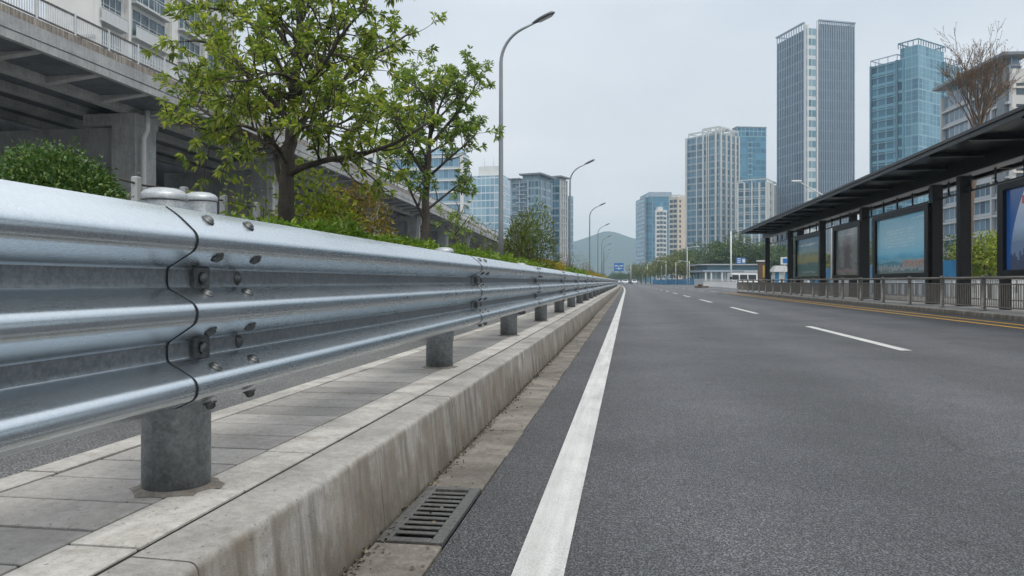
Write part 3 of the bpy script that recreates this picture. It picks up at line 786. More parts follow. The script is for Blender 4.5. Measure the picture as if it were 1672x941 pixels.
D1 = 8.7
b1 = P(466, 460, D1)
limbs = [
    ([(b1.x, b1.y, 0.3)] + px([(466, 420), (467, 345), (470, 275), (476, 205), (483, 125, .1), (490, 40, .1), (494, -60, .2), (500, -150, .2)], D1), 0.125, 0.02, 0.50),
    (px([(470, 285), (510, 268, -.2), (580, 253, -.5), (640, 236, -.7), (700, 200, -.8)], D1), 0.045, 0.012, 0.30),
    (px([(474, 218), (520, 172, .3), (570, 122, .6), (625, 82, .8), (668, 55, .9)], D1), 0.040, 0.010, True),
    (px([(476, 200), (430, 150, -.3), (390, 105, -.5), (345, 72, -.7), (305, 66, -.9)], D1), 0.035, 0.010, True),
    (px([(472, 262), (425, 228, .3), (370, 202, .5), (322, 172, .6), (290, 118, .7)], D1), 0.035, 0.010, True),
    (px([(470, 270), (440, 225, -.5), (395, 205, -.8), (345, 212, -1.0), (310, 205, -1.1)], D1), 0.028, 0.008, 0.35),
    (px([(484, 110), (540, 40, -.4), (585, -10, -.6), (640, -30, -.7)], D1), 0.030, 0.010, True),
    (px([(485, 95), (440, 30, .4), (405, -20, .7), (360, -60, .9)], D1), 0.030, 0.010, True),
    (px([(480, 160), (525, 110, -.8), (560, 55, -1.1), (600, 10, -1.2)], D1), 0.030, 0.010, True),
    (px([(480, 150), (440, 90, .9), (400, 30, 1.2), (330, 10, 1.3)], D1), 0.030, 0.010, True),
    (px([(478, 190), (520, 215, .7), (570, 195, 1.0), (615, 180, 1.1)], D1), 0.025, 0.008, True),
    (px([(474, 225), (505, 205, -.8), (540, 205, -1.1), (580, 215, -1.2)], D1), 0.022, 0.008, True),
    (px([(490, 30), (550, -40, .3), (620, -60, .4)], D1), 0.025, 0.008, True),
    (px([(482, 130), (450, 120, -.9), (415, 130, -1.2), (370, 135, -1.3)], D1), 0.022, 0.008, True),
    (px([(475, 210), (440, 185, .8), (395, 165, 1.1), (335, 150, 1.3)], D1), 0.022, 0.007, True),
    (px([(468, 330), (455, 285, .1), (447, 240, .2), (440, 190, .2)], D1), 0.045, 0.010, 0.6),
]
tree('broadleaf_tree', 'large leafy street tree with thick trunk and long low branch before the overpass', (b1.x, b1.y, 0.36), limbs, MAT['leaf1'], 9, (0.060, 0.112), 0.33, 0.80, 0.088, 0.12, 0.18, 'street trees in the planting strip')
D2 = 14.6
b2 = P(694, 460, D2)
limbs = [
    ([(b2.x, b2.y, 0.3)] + px([(694, 420), (695, 360), (698, 290), (701, 235), (708, 180, .1), (712, 130, .1)], D2), 0.115, 0.018, 0.5),
    (px([(697, 290), (665, 240, -.3), (645, 195, -.5), (625, 155, -.6)], D2), 0.04, 0.01, True),
    (px([(699, 242), (738, 195, .3), (765, 160, .5), (780, 132, .6)], D2), 0.04, 0.01, True),
    (px([(700, 232), (722, 165, -.4), (750, 118, -.6)], D2), 0.035, 0.01, True),
    (px([(699, 262), (672, 205, .5), (680, 150, .8), (668, 120, .9)], D2), 0.03, 0.01, True),
    (px([(695, 345), (728, 318, .3), (752, 300, .4), (768, 285, .5)], D2), 0.03, 0.008, True),
    (px([(695, 365), (674, 320, -.3), (660, 285, -.5), (640, 262, -.6)], D2), 0.03, 0.008, True),
    (px([(698, 290), (738, 255, -.5), (764, 232, -.7), (780, 214, -.8)], D2), 0.03, 0.008, True),
    (px([(700, 250), (738, 228, .8), (764, 200, 1.1)], D2), 0.025, 0.008, True),
    (px([(698, 280), (650, 232, .7), (622, 205, 1.0)], D2), 0.025, 0.008, True),
    (px([(704, 205), (745, 160, .2), (768, 112, .3)], D2), 0.025, 0.008, True),
    (px([(706, 190), (688, 150, -.5), (655, 130, -.8)], D2), 0.02, 0.008, True),
]
tree('broadleaf_tree', 'smaller slender street tree with dark whorled leaves, between the large tree and the tallest lamp', (b2.x, b2.y, 0.36), limbs, MAT['leaf2'], 9, (0.075, 0.140), 0.32, 0.70, 0.13, 0.12, 0.28, 'street trees in the planting strip', dens=1.0)
# thin young trees further along the strip
D3 = 21.0; b3 = P(742, 460, D3)
limbs = [([(b3.x, b3.y, 0.3)] + px([(742, 430), (743, 395), (745, 365), (750, 335)], D3), 0.05, 0.012, True)] + \
    [(px([(743, 395 - 6 * k), (743 + s * 14, 378 - 6 * k, z), (743 + s * 26, 362 - 7 * k, z * 1.5)], D3), 0.02, 0.005, True) for k, (s, z) in enumerate(((1, .4), (-1, -.5), (1, -.6), (-1, .6), (.6, .3)))]
tree('young_tree', 'sparse thin young tree with few drab leaves right of the second street tree', (b3.x, b3.y, 0.36), limbs, MAT['leaf2'], 5, (0.10, 0.16), 0.28, 0.6, 0.35, 0.1, 0.2, dens=0.45)

def shrub(name, label, c, rx, ry, h, z0, n, leaf, lw, mat, cat='shrub', stems=7, shell=0.55, lump=0.18, core=None, up=0.35, group=None, droop=0.2):
    t = thing(name, label, cat, (c[0], c[1], z0), 0, group)
    mb = MB()
    for k in range(stems):
        a = 2 * math.pi * k / stems + random.uniform(-.4, .4); q = random.uniform(0.3, 0.9)
        e = Vector((c[0] + rx * q * math.cos(a), c[1] + ry * q * math.sin(a), z0 + h * random.uniform(0.55, 0.9)))
        s0 = Vector((c[0] + 0.1 * rx * math.cos(a), c[1] + 0.1 * ry * math.sin(a), z0 - 0.02)); mid = (s0 + e) / 2 + rv(0.05 * h) - Vector((0, 0, 0)) 
        mb.tube([s0, mid, e], [0.014 * h + 0.006, 0.010 * h + 0.004, 0.004], 5, caps=False)
    W(mb, 'stem', MAT['twig'], t)
    nb = 14
    blobs = rng.normal(size=(nb, 3)); blobs /= np.linalg.norm(blobs, axis=1, keepdims=True); blobs[:, 2] = np.abs(blobs[:, 2])
    amp = rng.uniform(-1, 1, nb) * lump
    v = rng.normal(size=(n, 3)); v /= np.linalg.norm(v, axis=1, keepdims=True)
    v[:, 2] = np.where(v[:, 2] < -0.25, -v[:, 2], v[:, 2])
    rr = rng.uniform(0, 1, n) ** (1 / 3.0); rr = np.where(rng.uniform(size=n) < shell, rng.uniform(0.86, 1.06, n), rr)
    f = 1 + (np.exp(6 * (v @ blobs.T - 1)) * amp).sum(1) + 0.05 * rng.normal(size=n)
    p = v * (rr * f)[:, None] * np.array([rx, ry, h * 0.62]) + np.array([c[0], c[1], z0 + h * 0.42])
    p[:, 2] = np.maximum(p[:, 2], z0 + 0.03)
    d = v + rng.normal(size=(n, 3)) * 0.75 + np.array([0, 0, up])
    L = rng.uniform(leaf[0], leaf[1], n)
    leaf_mesh('foliage', p, d, L, L * lw * rng.uniform(.75, 1.25, n), mat, t, droop)
    return t
q = P(92, 300, 6.3)
shrub('round_bush', 'clipped round dark green bush at the left edge above the guardrail', (q.x, q.y), 0.60, 0.56, 1.50, 0.36, 28000, (0.028, 0.052), 0.52, MAT['leaf_bush'], 'bush', 8, 0.88, 0.06)
q = P(520, 345, 9.9)
shrub('yellow_green_sapling', 'bright yellow green leggy sapling right beside the large tree trunk', (q.x, q.y), 0.52, 0.5, 1.78, 0.36, 2000, (0.07, 0.13), 0.36, MAT['leaf_yellow'], 'shrub', 9, 0.3, 0.35)
q = P(420, 330, 9.0)
shrub('thin_shrub', 'thin straggly yellow green shrub left of the large tree trunk', (q.x, q.y), 0.38, 0.35, 1.75, 0.36, 380, (0.06, 0.11), 0.42, MAT['leaf_yellow'], 'shrub', 7, 0.25, 0.4)
q = P(566, 375, 10.6)
shrub('rusty_bush', 'orange brown autumn coloured bush right of the yellow green sapling', (q.x, q.y), 0.66, 0.55, 1.55, 0.36, 5200, (0.04, 0.08), 0.5, MAT['leaf_rust'], 'bush', 9, 0.5, 0.2)
q = P(848, 395, 26.5)
shrub('feathery_shrub', 'tall loose yellow green feathery shrub just left of the tallest lamp base', (q.x, q.y), 0.65, 0.6, 2.75, 0.36, 1700, (0.12, 0.26), 0.16, MAT['leaf_feather'], 'shrub', 9, 0.35, 0.3, up=0.9)
q = P(872, 395, 27.5)
shrub('feathery_shrub', 'tall feathery yellow green shrub in front of the teal balcony tower, right of its twin', (q.x, q.y), 0.75, 0.6, 2.65, 0.36, 2000, (0.12, 0.26), 0.16, MAT['leaf_feather'], 'shrub', 9, 0.35, 0.3, up=0.9)
q = P(790, 400, 25.0)
shrub('sparse_shrub', 'thin olive shrub under the overpass edge left of the tallest lamp', (q.x, q.y), 0.8, 0.6, 2.0, 0.36, 500, (0.12, 0.22), 0.2, MAT['leaf_feather'], 'shrub', 9, 0.3, 0.3, up=0.8)
for k, (u, d, h, lab) in enumerate(((918, 44, 2.3, 'bare purplish shrub beside the second street lamp, left of it'), (942, 58, 2.3, 'bare reddish shrub right of the second street lamp'), (958, 74, 2.1, 'brownish bare shrub beside the third street lamp'))):
    q = P(u, 440, d)
    shrub('bare_shrub', lab, (q.x, q.y), 1.0, 0.9, h, 0.36, 650, (0.10, 0.22), 0.10, MAT['leaf_rust'], 'shrub', 12, 0.3, 0.3, up=0.9)

# clipped hedge: leaves over a woody core, green near the camera, golden farther on
def hedge(name, label, y0, y1, mats, n, leaf, top=1.43, x0=-4.55, x1=-3.02):
    xb = bend((y0 + y1) / 2)
    t = thing(name, label, 'hedge', (x1 - 0.7 + xb, y0, 0.36), 0, 'hedges in the planting strip')
    m = MB(); ys = frange(y0 + 0.06, y1 - 0.06, 6)
    m.sweep([(x1 - 0.12, 0.3), (x1 - 0.10, top - 0.16), (x0 + 0.10, top - 0.16), (x0 + 0.10, 0.3)], ys, closed=True, caps=True, smooth=False)
    W(m, 'woody_core', MAT['soil'], t)
    yv = rng.uniform(y0, y1, n); f = rng.uniform(size=n)
    xs = np.where(f < 0.62, rng.uniform(x0, x1, n), x1 + rng.normal(0, 0.03, n))
    zs = np.where(f < 0.62, top - 0.08 + rng.normal(0, 0.035, n), rng.uniform(0.45, top - 0.05, n))
    wav = 0.05 * np.sin(yv * 2.1 + xs) + 0.04 * np.sin(yv * 5.3 + 1) + 0.03 * np.sin(xs * 9 + yv * 3)
    zs = np.where(f < 0.62, zs + wav, zs); xs = np.where(f >= 0.62, xs + wav * 0.8, xs)
    xs = xs + np.array([bend(v) for v in yv])
    d = rng.normal(size=(n, 3)) * 0.6 + np.where(f[:, None] < 0.62, np.array([[0.1, -0.1, 1.1]]), np.array([[1.0, -0.2, 0.5]]))
    L = rng.uniform(leaf[0], leaf[1], n)
    leaf_mesh('foliage', np.stack([xs, yv, zs], 1), d, L, L * 0.38, mats, t, 0.1)
hedge('hedge', 'bright green clipped hedge starting at the foot of the large tree, behind the rail', 6.3, 15.5, MAT['leaf_hedge'], 26000, (0.05, 0.10))
hedge('hedge', 'green hedge stretch between the second street tree and the tallest lamp', 15.5, 29.5, MAT['leaf_hedge'], 16000, (0.07, 0.14), 1.46)
hedge('hedge', 'golden yellow hedge stretch beyond the tallest lamp', 29.5, 36.5, MAT['leaf_gold'], 5000, (0.09, 0.17), 1.62)
hedge('hedge', 'darker green hedge stretch beyond the golden one', 36.5, 58, MAT['leaf_hedge'], 7000, (0.12, 0.22), 1.5)
hedge('hedge', 'farthest low mixed yellow hedge running to the end of the rail', 58, 150, MAT['leaf_gold'], 9000, (0.16, 0.32), 1.5)
tt = None
# fine tips standing up from the hedge
# low wall and post fence on the far side of the strip
fx = -5.0
fence = thing('cable_fence', 'low metal post and cable fence on a concrete footing between bush and large tree', 'fence', (fx, 7, 0.3))
m = MB(); m.bbox(fx - 0.16, fx + 0.10, 6.2, 16, 0.28, 1.02, 0.02); W(m, 'footing', MAT['bridge'], fence)
fp = None; y = 6.35
while y < 16:
    if fp is None:
        m = MB(); m.bbox(-0.035, 0.035, -0.035, 0.035, 0.25, 1.30, 0.01); fp = m.build('post', MAT['grey_metal'], fence); o = fp
    else: o = inst(fp, fence, (0, 0, 0))
    o.location = (0, y - 7, 0.32); y += 0.86
for z in (1.30, 1.55, 1.86):
    m = MB(); m.tube([(fx, 6.3 + k * 0.34, z - (0.015 if k % 2 else 0)) for k in range(28)], 0.012, 5); W(m, 'cable', MAT['rail_dark'], fence)

# ------------------------------------------------------------------ bus stop: platform, shelter, poster cases, railing
m = MB()
m.bbox(8.15, 8.35, -8, 59.5, -0.02, 0.13, 0.02, 0); m.box(8.352, 13.5, -8, 59.5, -0.02, 0.126, 1); m.box(13.5, 13.7, -8, 59.5, -0.02, 0.13, 0)
struct(m.build('bus_platform', [MAT['kerb'], MAT['platform']]))
m = MB(); m.quad((13.72, -20, -0.004), (120, -20, -0.004), (120, 66, -0.004), (13.72, 66, -0.004))
struct(m.build('plaza', MAT['plaza']))
sh = thing('bus_shelter', 'long black steel bus shelter with flat ribbed roof on the right', 'bus shelter', (9.6, 35, 0.13))
ZR = CAMZ + 3.42
RY0, RY1 = 6.0, 56.5
m = MB(); m.box(8.05, 11.3, RY0, RY1, ZR + 0.10, ZR + 0.145, 0)
m.box(8.0, 8.06, RY0 - 0.02, RY1 + 0.02, ZR - 0.02, ZR + 0.17, 0); m.box(7.96, 8.0, RY0 - 0.02, RY1 + 0.02, ZR + 0.095, ZR + 0.175, 0)
m.box(11.3, 11.36, RY0 - 0.02, RY1 + 0.02, ZR - 0.05, ZR + 0.17, 0)
m.box(8.06, 11.3, RY1 - 0.05, RY1 + 0.02, ZR - 0.02, ZR + 0.17, 0); m.box(8.06, 11.3, RY0 - 0.02, RY0 + 0.05, ZR - 0.02, ZR + 0.17, 0)
W(m, 'roof', MAT['roof_steel'], sh)
m = MB(); m.box(8.062, 11.298, RY0 + 0.052, RY1 - 0.052, ZR + 0.06, ZR + 0.098); W(m, 'roof_lining', MAT['roof_under'], sh)
m = MB(); m.box(11.362, 11.46, RY0, RY1, ZR - 0.06, ZR + 0.06); m.box(10.15, 10.27, RY0 + 0.1, RY1 - 0.1, ZR - 0.12, ZR + 0.058); W(m, 'gutter_rail', MAT['grey_metal'], sh)
m = MB(); m.box(9.46, 9.74, RY0 + 0.1, RY1 - 0.1, ZR - 0.36, ZR + 0.058); W(m, 'roof_beam', MAT['black_steel'], sh)
m = MB(); m.box(9.44, 9.80, RY0 + 0.1, RY1 - 0.1, ZR - 0.385, ZR - 0.362); W(m, 'beam_flange', MAT['grey_metal'], sh)
rib0 = None; y = RY0 + 1.2
while y < RY1 - 0.5:
    if rib0 is None:
        m = MB(); m.box(-1.53, -0.145, -0.05, 0.05, -0.05, 0.057); m.box(-1.53, -0.145, -0.08, 0.08, -0.065, -0.051, 1)
        m.box(0.145, 1.68, -0.05, 0.05, -0.05, 0.057); rib0 = m.build('roof_rib', [MAT['black_steel'], MAT['lamp_head']], sh); o = rib0
    else: o = inst(rib0, sh, (0, 0, 0))
    o.location = (0, y - 35, ZR - 0.13); y += 2.5
def yat(u, X):       # y on the line x = X seen at pixel column u
    a = (u - CX) / F; d = X / (a * CT - ST); return a * d * ST + d * CT
post0s = None
for u, X in ((1253, 9.6), (1290.5, 9.6), (1342.5, 9.6), (1412, 9.6), (1528.5, 9.6), (1573.5, 9.6), (1393, 10.2), (1306.5, 10.2)):
    y = yat(u, X)
    if post0s is None:
        m = MB(); m.box(-0.15, 0.15, -0.13, 0.13, 0.0, ZR - 0.36 - 0.13); m.box(-0.155, -0.15, -0.06, -0.03, 0.02, ZR - 0.52); m.box(-0.20, 0.20, -0.17, 0.17, 0, 0.015)
        post0s = m.build('post', MAT['black_steel'], sh); o = post0s
    else: o = inst(post0s, sh, (0, 0, 0))
    o.location = (X - 9.6, y - 35, 0.0)
for y in (12.5, 17.0): inst(post0s, sh, (0, y - 35 - 9, 0))
# light tie rails with small brackets between the roof and the poster cases
m = MB(); m.box(9.62, 9.68, RY0 + 0.2, RY1 - 0.3, 3.40, 3.45); W(m, 'tie_rail', MAT['black_steel'], sh)
bk0 = None; y = RY0 + 1.0
while y < RY1 - 0.6:
    if bk0 is None:
        m = MB(); m.box(-0.02, 0.02, -0.02, 0.02, -0.44, 0.0); m.tube([(0.0, 0, -0.40), (0.05, 0.10, -0.30), (0.05, 0.14, -0.12), (0.0, 0.05, -0.03)], 0.022, 6); m.tube([(0, 0.1, -0.25), (0.0, -0.12, -0.42)], 0.014, 6)
        bk0 = m.build('roof_bracket', MAT['black_steel'], sh); o = bk0
    else: o = inst(bk0, sh, (0, 0, 0))
    o.location = (0.05, y - 35, 3.87 - 0.13); y += 1.5

def m_poster(name, kind):
    t = NT(name); uv = t.uv(); s = t.sep(uv); c = uv
    def skyline(cols, base, amp, seed):
        wn = t.n('ShaderNodeTexWhiteNoise', noise_dimensions='1D'); t.put(wn.inputs['W'], t.math('ADD', t.math('FLOOR', t.math('MULTIPLY', s[0], cols)), seed))
        return t.math('LESS_THAN', s[1], t.math('ADD', base, t.math('MULTIPLY', wn.outputs['Value'], amp)))
    def ridge(base, amp, sc, seed):
        q = t.noise(t.comb(t.math('MULTIPLY', s[0], sc), seed), 1.0, 4, 0.6)
        return t.math('LESS_THAN', s[1], t.math('ADD', base, t.math('MULTIPLY', t.math('SUBTRACT', q, 0.5), amp)))
    def glyphs(k, v0, v1, u0_, u1_, rows, cols, colr, al):
        vv = t.math('DIVIDE', t.math('SUBTRACT', s[1], v0), v1 - v0); uu = s[0]
        inn = t.math('MULTIPLY', t.math('MULTIPLY', t.math('GREATER_THAN', vv, 0.0), t.math('LESS_THAN', vv, 1.0)), t.math('MULTIPLY', t.math('GREATER_THAN', uu, u0_), t.math('LESS_THAN', uu, u1_)))
        row = t.math('FLOOR', t.math('MULTIPLY', vv, rows)); on = t.math('LESS_THAN', t.math('FRACT', t.math('MULTIPLY', vv, rows)), 0.55)
        wn = t.n('ShaderNodeTexWhiteNoise', noise_dimensions='2D'); t.put(wn.inputs['Vector'], t.comb(t.math('FLOOR', t.math('MULTIPLY', uu, cols)), t.math('FLOOR', t.math('MULTIPLY', vv, rows * 4))))
        m_ = t.math('MULTIPLY', t.math('MULTIPLY', inn, on), t.math('GREATER_THAN', wn.outputs['Value'], 0.42))
        return t.mix(t.math('MULTIPLY', m_, al), k, colr)
    n = t.noise(t.map(c, (2.0, 5, 1)), 2.2, 5, 0.6); fine = t.noise(t.map(c, (26, 60, 1)), 1.0, 3, 0.7)
    v = s[1]; u = s[0]
    if kind == 'sky':
        w = t.math('ADD', v, t.math('MULTIPLY', t.math('SUBTRACT', n, 0.5), 0.16))
        k = t.ramp(w, [(0.0, (0.07, 0.13, 0.15)), (0.07, (0.16, 0.19, 0.20)), (0.14, (0.10, 0.18, 0.24)), (0.22, (0.05, 0.20, 0.30)), (0.27, (0.05, 0.26, 0.40)), (0.36, (0.16, 0.38, 0.50)), (0.6, (0.25, 0.44, 0.54)), (1.0, (0.12, 0.34, 0.46))])
        org = t.math('MULTIPLY', t.math('LESS_THAN', t.math('ABSOLUTE', t.math('SUBTRACT', v, 0.17)), 0.055), t.math('MULTIPLY', t.math('GREATER_THAN', u, 0.55), t.ramp(fine, [(0.42, 0.0), (0.55, 1.0)])))
        k = t.mix(ridge(0.27, 0.22, 5.0, 1.3), k, (0.10, 0.27, 0.36)); k = t.mix(ridge(0.20, 0.16, 9.0, 4.7), k, (0.04, 0.15, 0.21)); k = t.mix(skyline(70, 0.09, 0.10, 3.0), k, (0.20, 0.22, 0.23)); k = t.mix(org, k, (0.36, 0.17, 0.09)); k = t.mix(skyline(34, 0.03, 0.07, 9.0), k, (0.07, 0.12, 0.14))
        k = glyphs(k, 0.90, 0.95, 0.72, 0.96, 1, 60, (0.5, 0.56, 0.58), 0.6)
        bl = t.math('MULTIPLY', t.math('LESS_THAN', t.math('ABSOLUTE', t.math('SUBTRACT', v, 0.62)), 0.14), t.math('LESS_THAN', t.math('ABSOLUTE', t.math('SUBTRACT', u, 0.45)), 0.3))
        rows = t.math('GREATER_THAN', t.math('FRACT', t.math('MULTIPLY', v, 17)), 0.5)
        k = glyphs(k, 0.46, 0.80, 0.18, 0.78, 6, 52, (0.48, 0.56, 0.60), 0.45)
    elif kind == 'teal':
        w = t.math('ADD', v, t.math('MULTIPLY', t.math('SUBTRACT', n, 0.5), 0.25))
        k = t.ramp(w, [(0.0, (0.02, 0.07, 0.09)), (0.25, (0.03, 0.10, 0.12)), (0.38, (0.16, 0.16, 0.06)), (0.5, (0.12, 0.16, 0.09)), (0.66, (0.08, 0.15, 0.14)), (0.8, (0.015, 0.08, 0.13)), (1.0, (0.01, 0.07, 0.12))])
        k = t.mix(t.math('MULTIPLY', t.math('LESS_THAN', t.math('ABSOLUTE', t.math('SUBTRACT', v, 0.83)), 0.03), t.ramp(fine, [(0.5, 0.0), (0.56, 0.5)])), k, (0.4, 0.42, 0.38))
        k = t.mix(t.math('MULTIPLY', t.math('GREATER_THAN', s[1], 0.36), skyline(9, 0.40, 0.22, 2.0)), k, (0.20, 0.18, 0.07)); k = t.mix(skyline(16, 0.22, 0.15, 5.0), k, (0.035, 0.09, 0.08))
        k = glyphs(k, 0.80, 0.87, 0.2, 0.8, 1, 24, (0.42, 0.44, 0.36), 0.7); k = glyphs(k, 0.08, 0.14, 0.2, 0.8, 2, 40, (0.35, 0.38, 0.36), 0.6)
    elif kind == 'grey':
        w = t.math('ADD', t.math('ABSOLUTE', t.math('SUBTRACT', u, 0.5)), t.math('MULTIPLY', t.math('SUBTRACT', n, 0.5), 0.5))
        a = t.ramp(w, [(0.0, (0.05, 0.035, 0.035)), (0.12, (0.09, 0.065, 0.06)), (0.22, (0.13, 0.14, 0.13)), (0.45, (0.06, 0.075, 0.07)), (0.6, (0.05, 0.07, 0.06))])
        k = t.mix(t.ramp(v, [(0.25, 1.0), (0.42, 0.0)]), a, t.ramp(n, [(0.3, (0.02, 0.022, 0.025)), (0.7, (0.16, 0.16, 0.16))]))
        k = t.mix(t.math('MULTIPLY', t.math('LESS_THAN', t.math('ABSOLUTE', t.math('SUBTRACT', v, 0.09)), 0.02), t.ramp(fine, [(0.48, 0.0), (0.54, 0.6)])), k, (0.32, 0.10, 0.09))
        tw = t.math('SUBTRACT', 0.16, t.math('MULTIPLY', t.math('FLOOR', t.math('MULTIPLY', s[1], 9)), 0.017)); k = t.mix(t.math('MULTIPLY', t.math('GREATER_THAN', s[1], 0.14), t.math('LESS_THAN', t.math('ABSOLUTE', t.math('SUBTRACT', u, 0.5)), tw)), k, (0.055, 0.045, 0.042)); k = glyphs(k, 0.86, 0.91, 0.25, 0.75, 1, 26, (0.3, 0.3, 0.28), 0.6)
    else:
        cv = t.math('ADD', t.math('MULTIPLY', t.math('POWER', v, 2.2), 0.14), 0.035)
        w = t.math('ADD', v, t.math('MULTIPLY', t.math('SUBTRACT', n, 0.5), 0.2))
        sc = t.ramp(w, [(0.0, (0.015, 0.02, 0.05)), (0.18, (0.03, 0.05, 0.10)), (0.33, (0.12, 0.17, 0.25)), (0.55, (0.25, 0.33, 0.45)), (1.0, (0.42, 0.46, 0.54))])
        k = t.mix(t.math('LESS_THAN', u, cv), sc, (0.015, 0.075, 0.25))
        red = t.math('MULTIPLY', t.math('GREATER_THAN', u, 0.14), t.math('LESS_THAN', t.math('ABSOLUTE', t.math('SUBTRACT', v, 0.84)), 0.05))
        k = t.mix(ridge(0.34, 0.16, 12.0, 2.2), k, (0.10, 0.15, 0.24)); k = t.mix(skyline(60, 0.10, 0.16, 6.0), k, (0.03, 0.045, 0.09)); k = t.mix(t.math('LESS_THAN', u, cv), k, (0.015, 0.075, 0.25)); k = t.mix(red, k, (0.33, 0.06, 0.06))
    t.b.inputs['Coat Weight'].default_value = 0.8; t.b.inputs['Coat Roughness'].default_value = 0.05
    return t.set(Base_Color=t.mix(1.0, k, (2.1, 2.1, 2.1), 'MULTIPLY'), Roughness=0.35)
def poster_case(label, ua, ub, kind, y_over=None, bars=False):
    X = 9.42
    ya = y_over if y_over is not None else yat(ua, X); yb = yat(ub, X)      # ya nearer
    z0, z1 = 0.98, 3.32
    t = thing('poster_case', label, 'poster case', (X, (ya + yb) / 2, 0.13), 0, 'poster cases of the bus shelter')
    m = MB(); e = 0.30
    m.box(X - 0.06, X + 0.16, ya, ya + e, z0, z1); m.box(X - 0.06, X + 0.16, yb - e, yb, z0, z1)
    m.box(X - 0.06, X + 0.16, ya + e, yb - e, z1 - 0.17, z1); m.box(X - 0.06, X + 0.16, ya + e, yb - e, z0, z0 + 0.15)
    m.box(X + 0.04, X + 0.16, ya + e, yb - e, z0 + 0.15, z1 - 0.17)
    W(m, 'case_frame', MAT['black_steel'], t)
    m = MB(); m.quad((X + 0.03, yb - e, z0 + 0.15), (X + 0.03, ya + e, z0 + 0.15), (X + 0.03, ya + e, z1 - 0.17), (X + 0.03, yb - e, z1 - 0.17), 0, [(0, 0), (1, 0), (1, 1), (0, 1)])
    m.quad((X + 0.036, ya + e, z0 + 0.15), (X + 0.036, yb - e, z0 + 0.15), (X + 0.036, yb - e, z1 - 0.17), (X + 0.036, ya + e, z1 - 0.17), 0, [(0, 0), (0, 0), (0, 0), (0, 0)])
    W(m, 'poster', m_poster('poster_' + kind, kind), t)
    for yy in (ya + 0.02, yb - 0.32):
        m = MB(); m.box(X - 0.02, X + 0.14, yy, yy + 0.30, 0.126, z0 - 0.002); W(m, 'leg', MAT['black_steel'], t)
poster_case('nearest black poster case, cut by the right edge, deep blue and pale poster', 1900, 1632, 'wave')
poster_case('wide black poster case with pale blue sky poster between two thick shelter posts', 1518, 1427, 'sky')
poster_case('narrow black poster case with dark grey poster, left of the sky blue one', 1406, 1361, 'grey')
poster_case('farthest black poster case with dark teal and yellow poster', 1341, 1299, 'teal')

fz0 = 0.13
fn = thing('platform_railing', 'long bronze grey metal railing with round topped posts along the bus platform kerb', 'railing', (8.6, 35, fz0))
po0 = None; pn0 = None
ypos = [yat(u, 8.6) for u in (1606, 1544, 1494, 1452)]
y = ypos[0] - 2.35 * 4
step = (yat(1205, 8.6) - ypos[0]) / 17.0
y = ypos[0] - step * 4; k = 0
while y < yat(1205, 8.6) + 0.2:
    if po0 is None:
        m = MB(); m.lathe([(0.085, 0), (0.085, 0.02), (0.058, 0.025), (0.055, 0.78), (0.068, 0.80), (0.068, 0.83), (0.05, 0.86), (0.02, 0.875), (0.002, 0.88)], n=14)
        po0 = m.build('post', MAT['rail_bronze'], fn); o = po0
        m = MB(); m.tube([(0, 0.06, 0.80), (0, step - 0.06, 0.80)], 0.035, 10); m.box(-0.02, 0.02, 0.06, step - 0.06, 0.635, 0.665); m.box(-0.02, 0.02, 0.06, step - 0.06, 0.09, 0.12)
        q = 0.16
        while q < step - 0.1: m.box(-0.009, 0.009, q - 0.009, q + 0.009, 0.12, 0.635); q += 0.105
        pn0 = m.build('railing_panel', MAT['rail_bronze'], fn); o2 = pn0
    else:
        o = inst(po0, fn, (0, 0, 0)); o2 = inst(pn0, fn, (0, 0, 0)) if y < yat(1206, 8.6) - 1.5 else None
    o.location = (0, y - 35, 0)
    if o2: o2.location = (0, y - 35, 0)
    y += step
# grit and leaf crumbs gathered in the corner of kerb and gutter
n = 3200
yv = rng.uniform(1.0, 18, n) ** 1.0; xs = -0.806 + np.abs(rng.normal(0, 0.022, n)); f = rng.uniform(size=n) < 0.12
xs = np.where(f, rng.uniform(-0.80, -0.5, n), xs)
cc = np.stack([xs, yv, np.full(n, 0.011)], 1); dd = rng.normal(size=(n, 3)) * np.array([1, 1, 0.35]); L = rng.uniform(0.006, 0.018, n)
leaf_mesh('leaf_litter', cc, dd, L, L * 0.8, MAT['leaf_litter'], None, 0.0, 'stuff')
# ------------------------------------------------------------------ towers
GL = {}
GL['blue'] = m_curtain('blue_curtain_wall', 3.0, 3.6, (0.012, 0.085, 0.16), (0.06, 0.25, 0.38), (0.06, 0.17, 0.25), 0.35, 0.9, 0.08, 1.6)
GL['bluelight'] = m_curtain('pale_blue_curtain_wall', 1.6, 3.6, (0.035, 0.12, 0.19), (0.16, 0.30, 0.42), (0.26, 0.34, 0.40), 0.12, 0.4, 0.08, 1.8)
GL['white_grid'] = m_curtain('white_grid_glass', 2.0, 3.3, (0.09, 0.22, 0.32), (0.34, 0.50, 0.60), (0.55, 0.60, 0.63), 0.22, 0.5, 0.1, 1.7)
GL['resid'] = m_curtain('apartment_glass', 2.2, 3.1, (0.018, 0.058, 0.10), (0.13, 0.27, 0.38), (0.25, 0.34, 0.40), 0.28, 0.75, 0.1, 1.6)
GL['teal'] = m_curtain('teal_apartment_glass', 1.6, 3.1, (0.016, 0.055, 0.085), (0.09, 0.21, 0.29), (0.22, 0.31, 0.36), 0.28, 0.9, 0.1, 1.6)
GL['slate'] = m_curtain('slate_curtain_wall', 1.4, 4.0, (0.045, 0.08, 0.125), (0.12, 0.18, 0.25), (0.17, 0.225, 0.29), 0.12, 0.7, 0.12, 1.45)
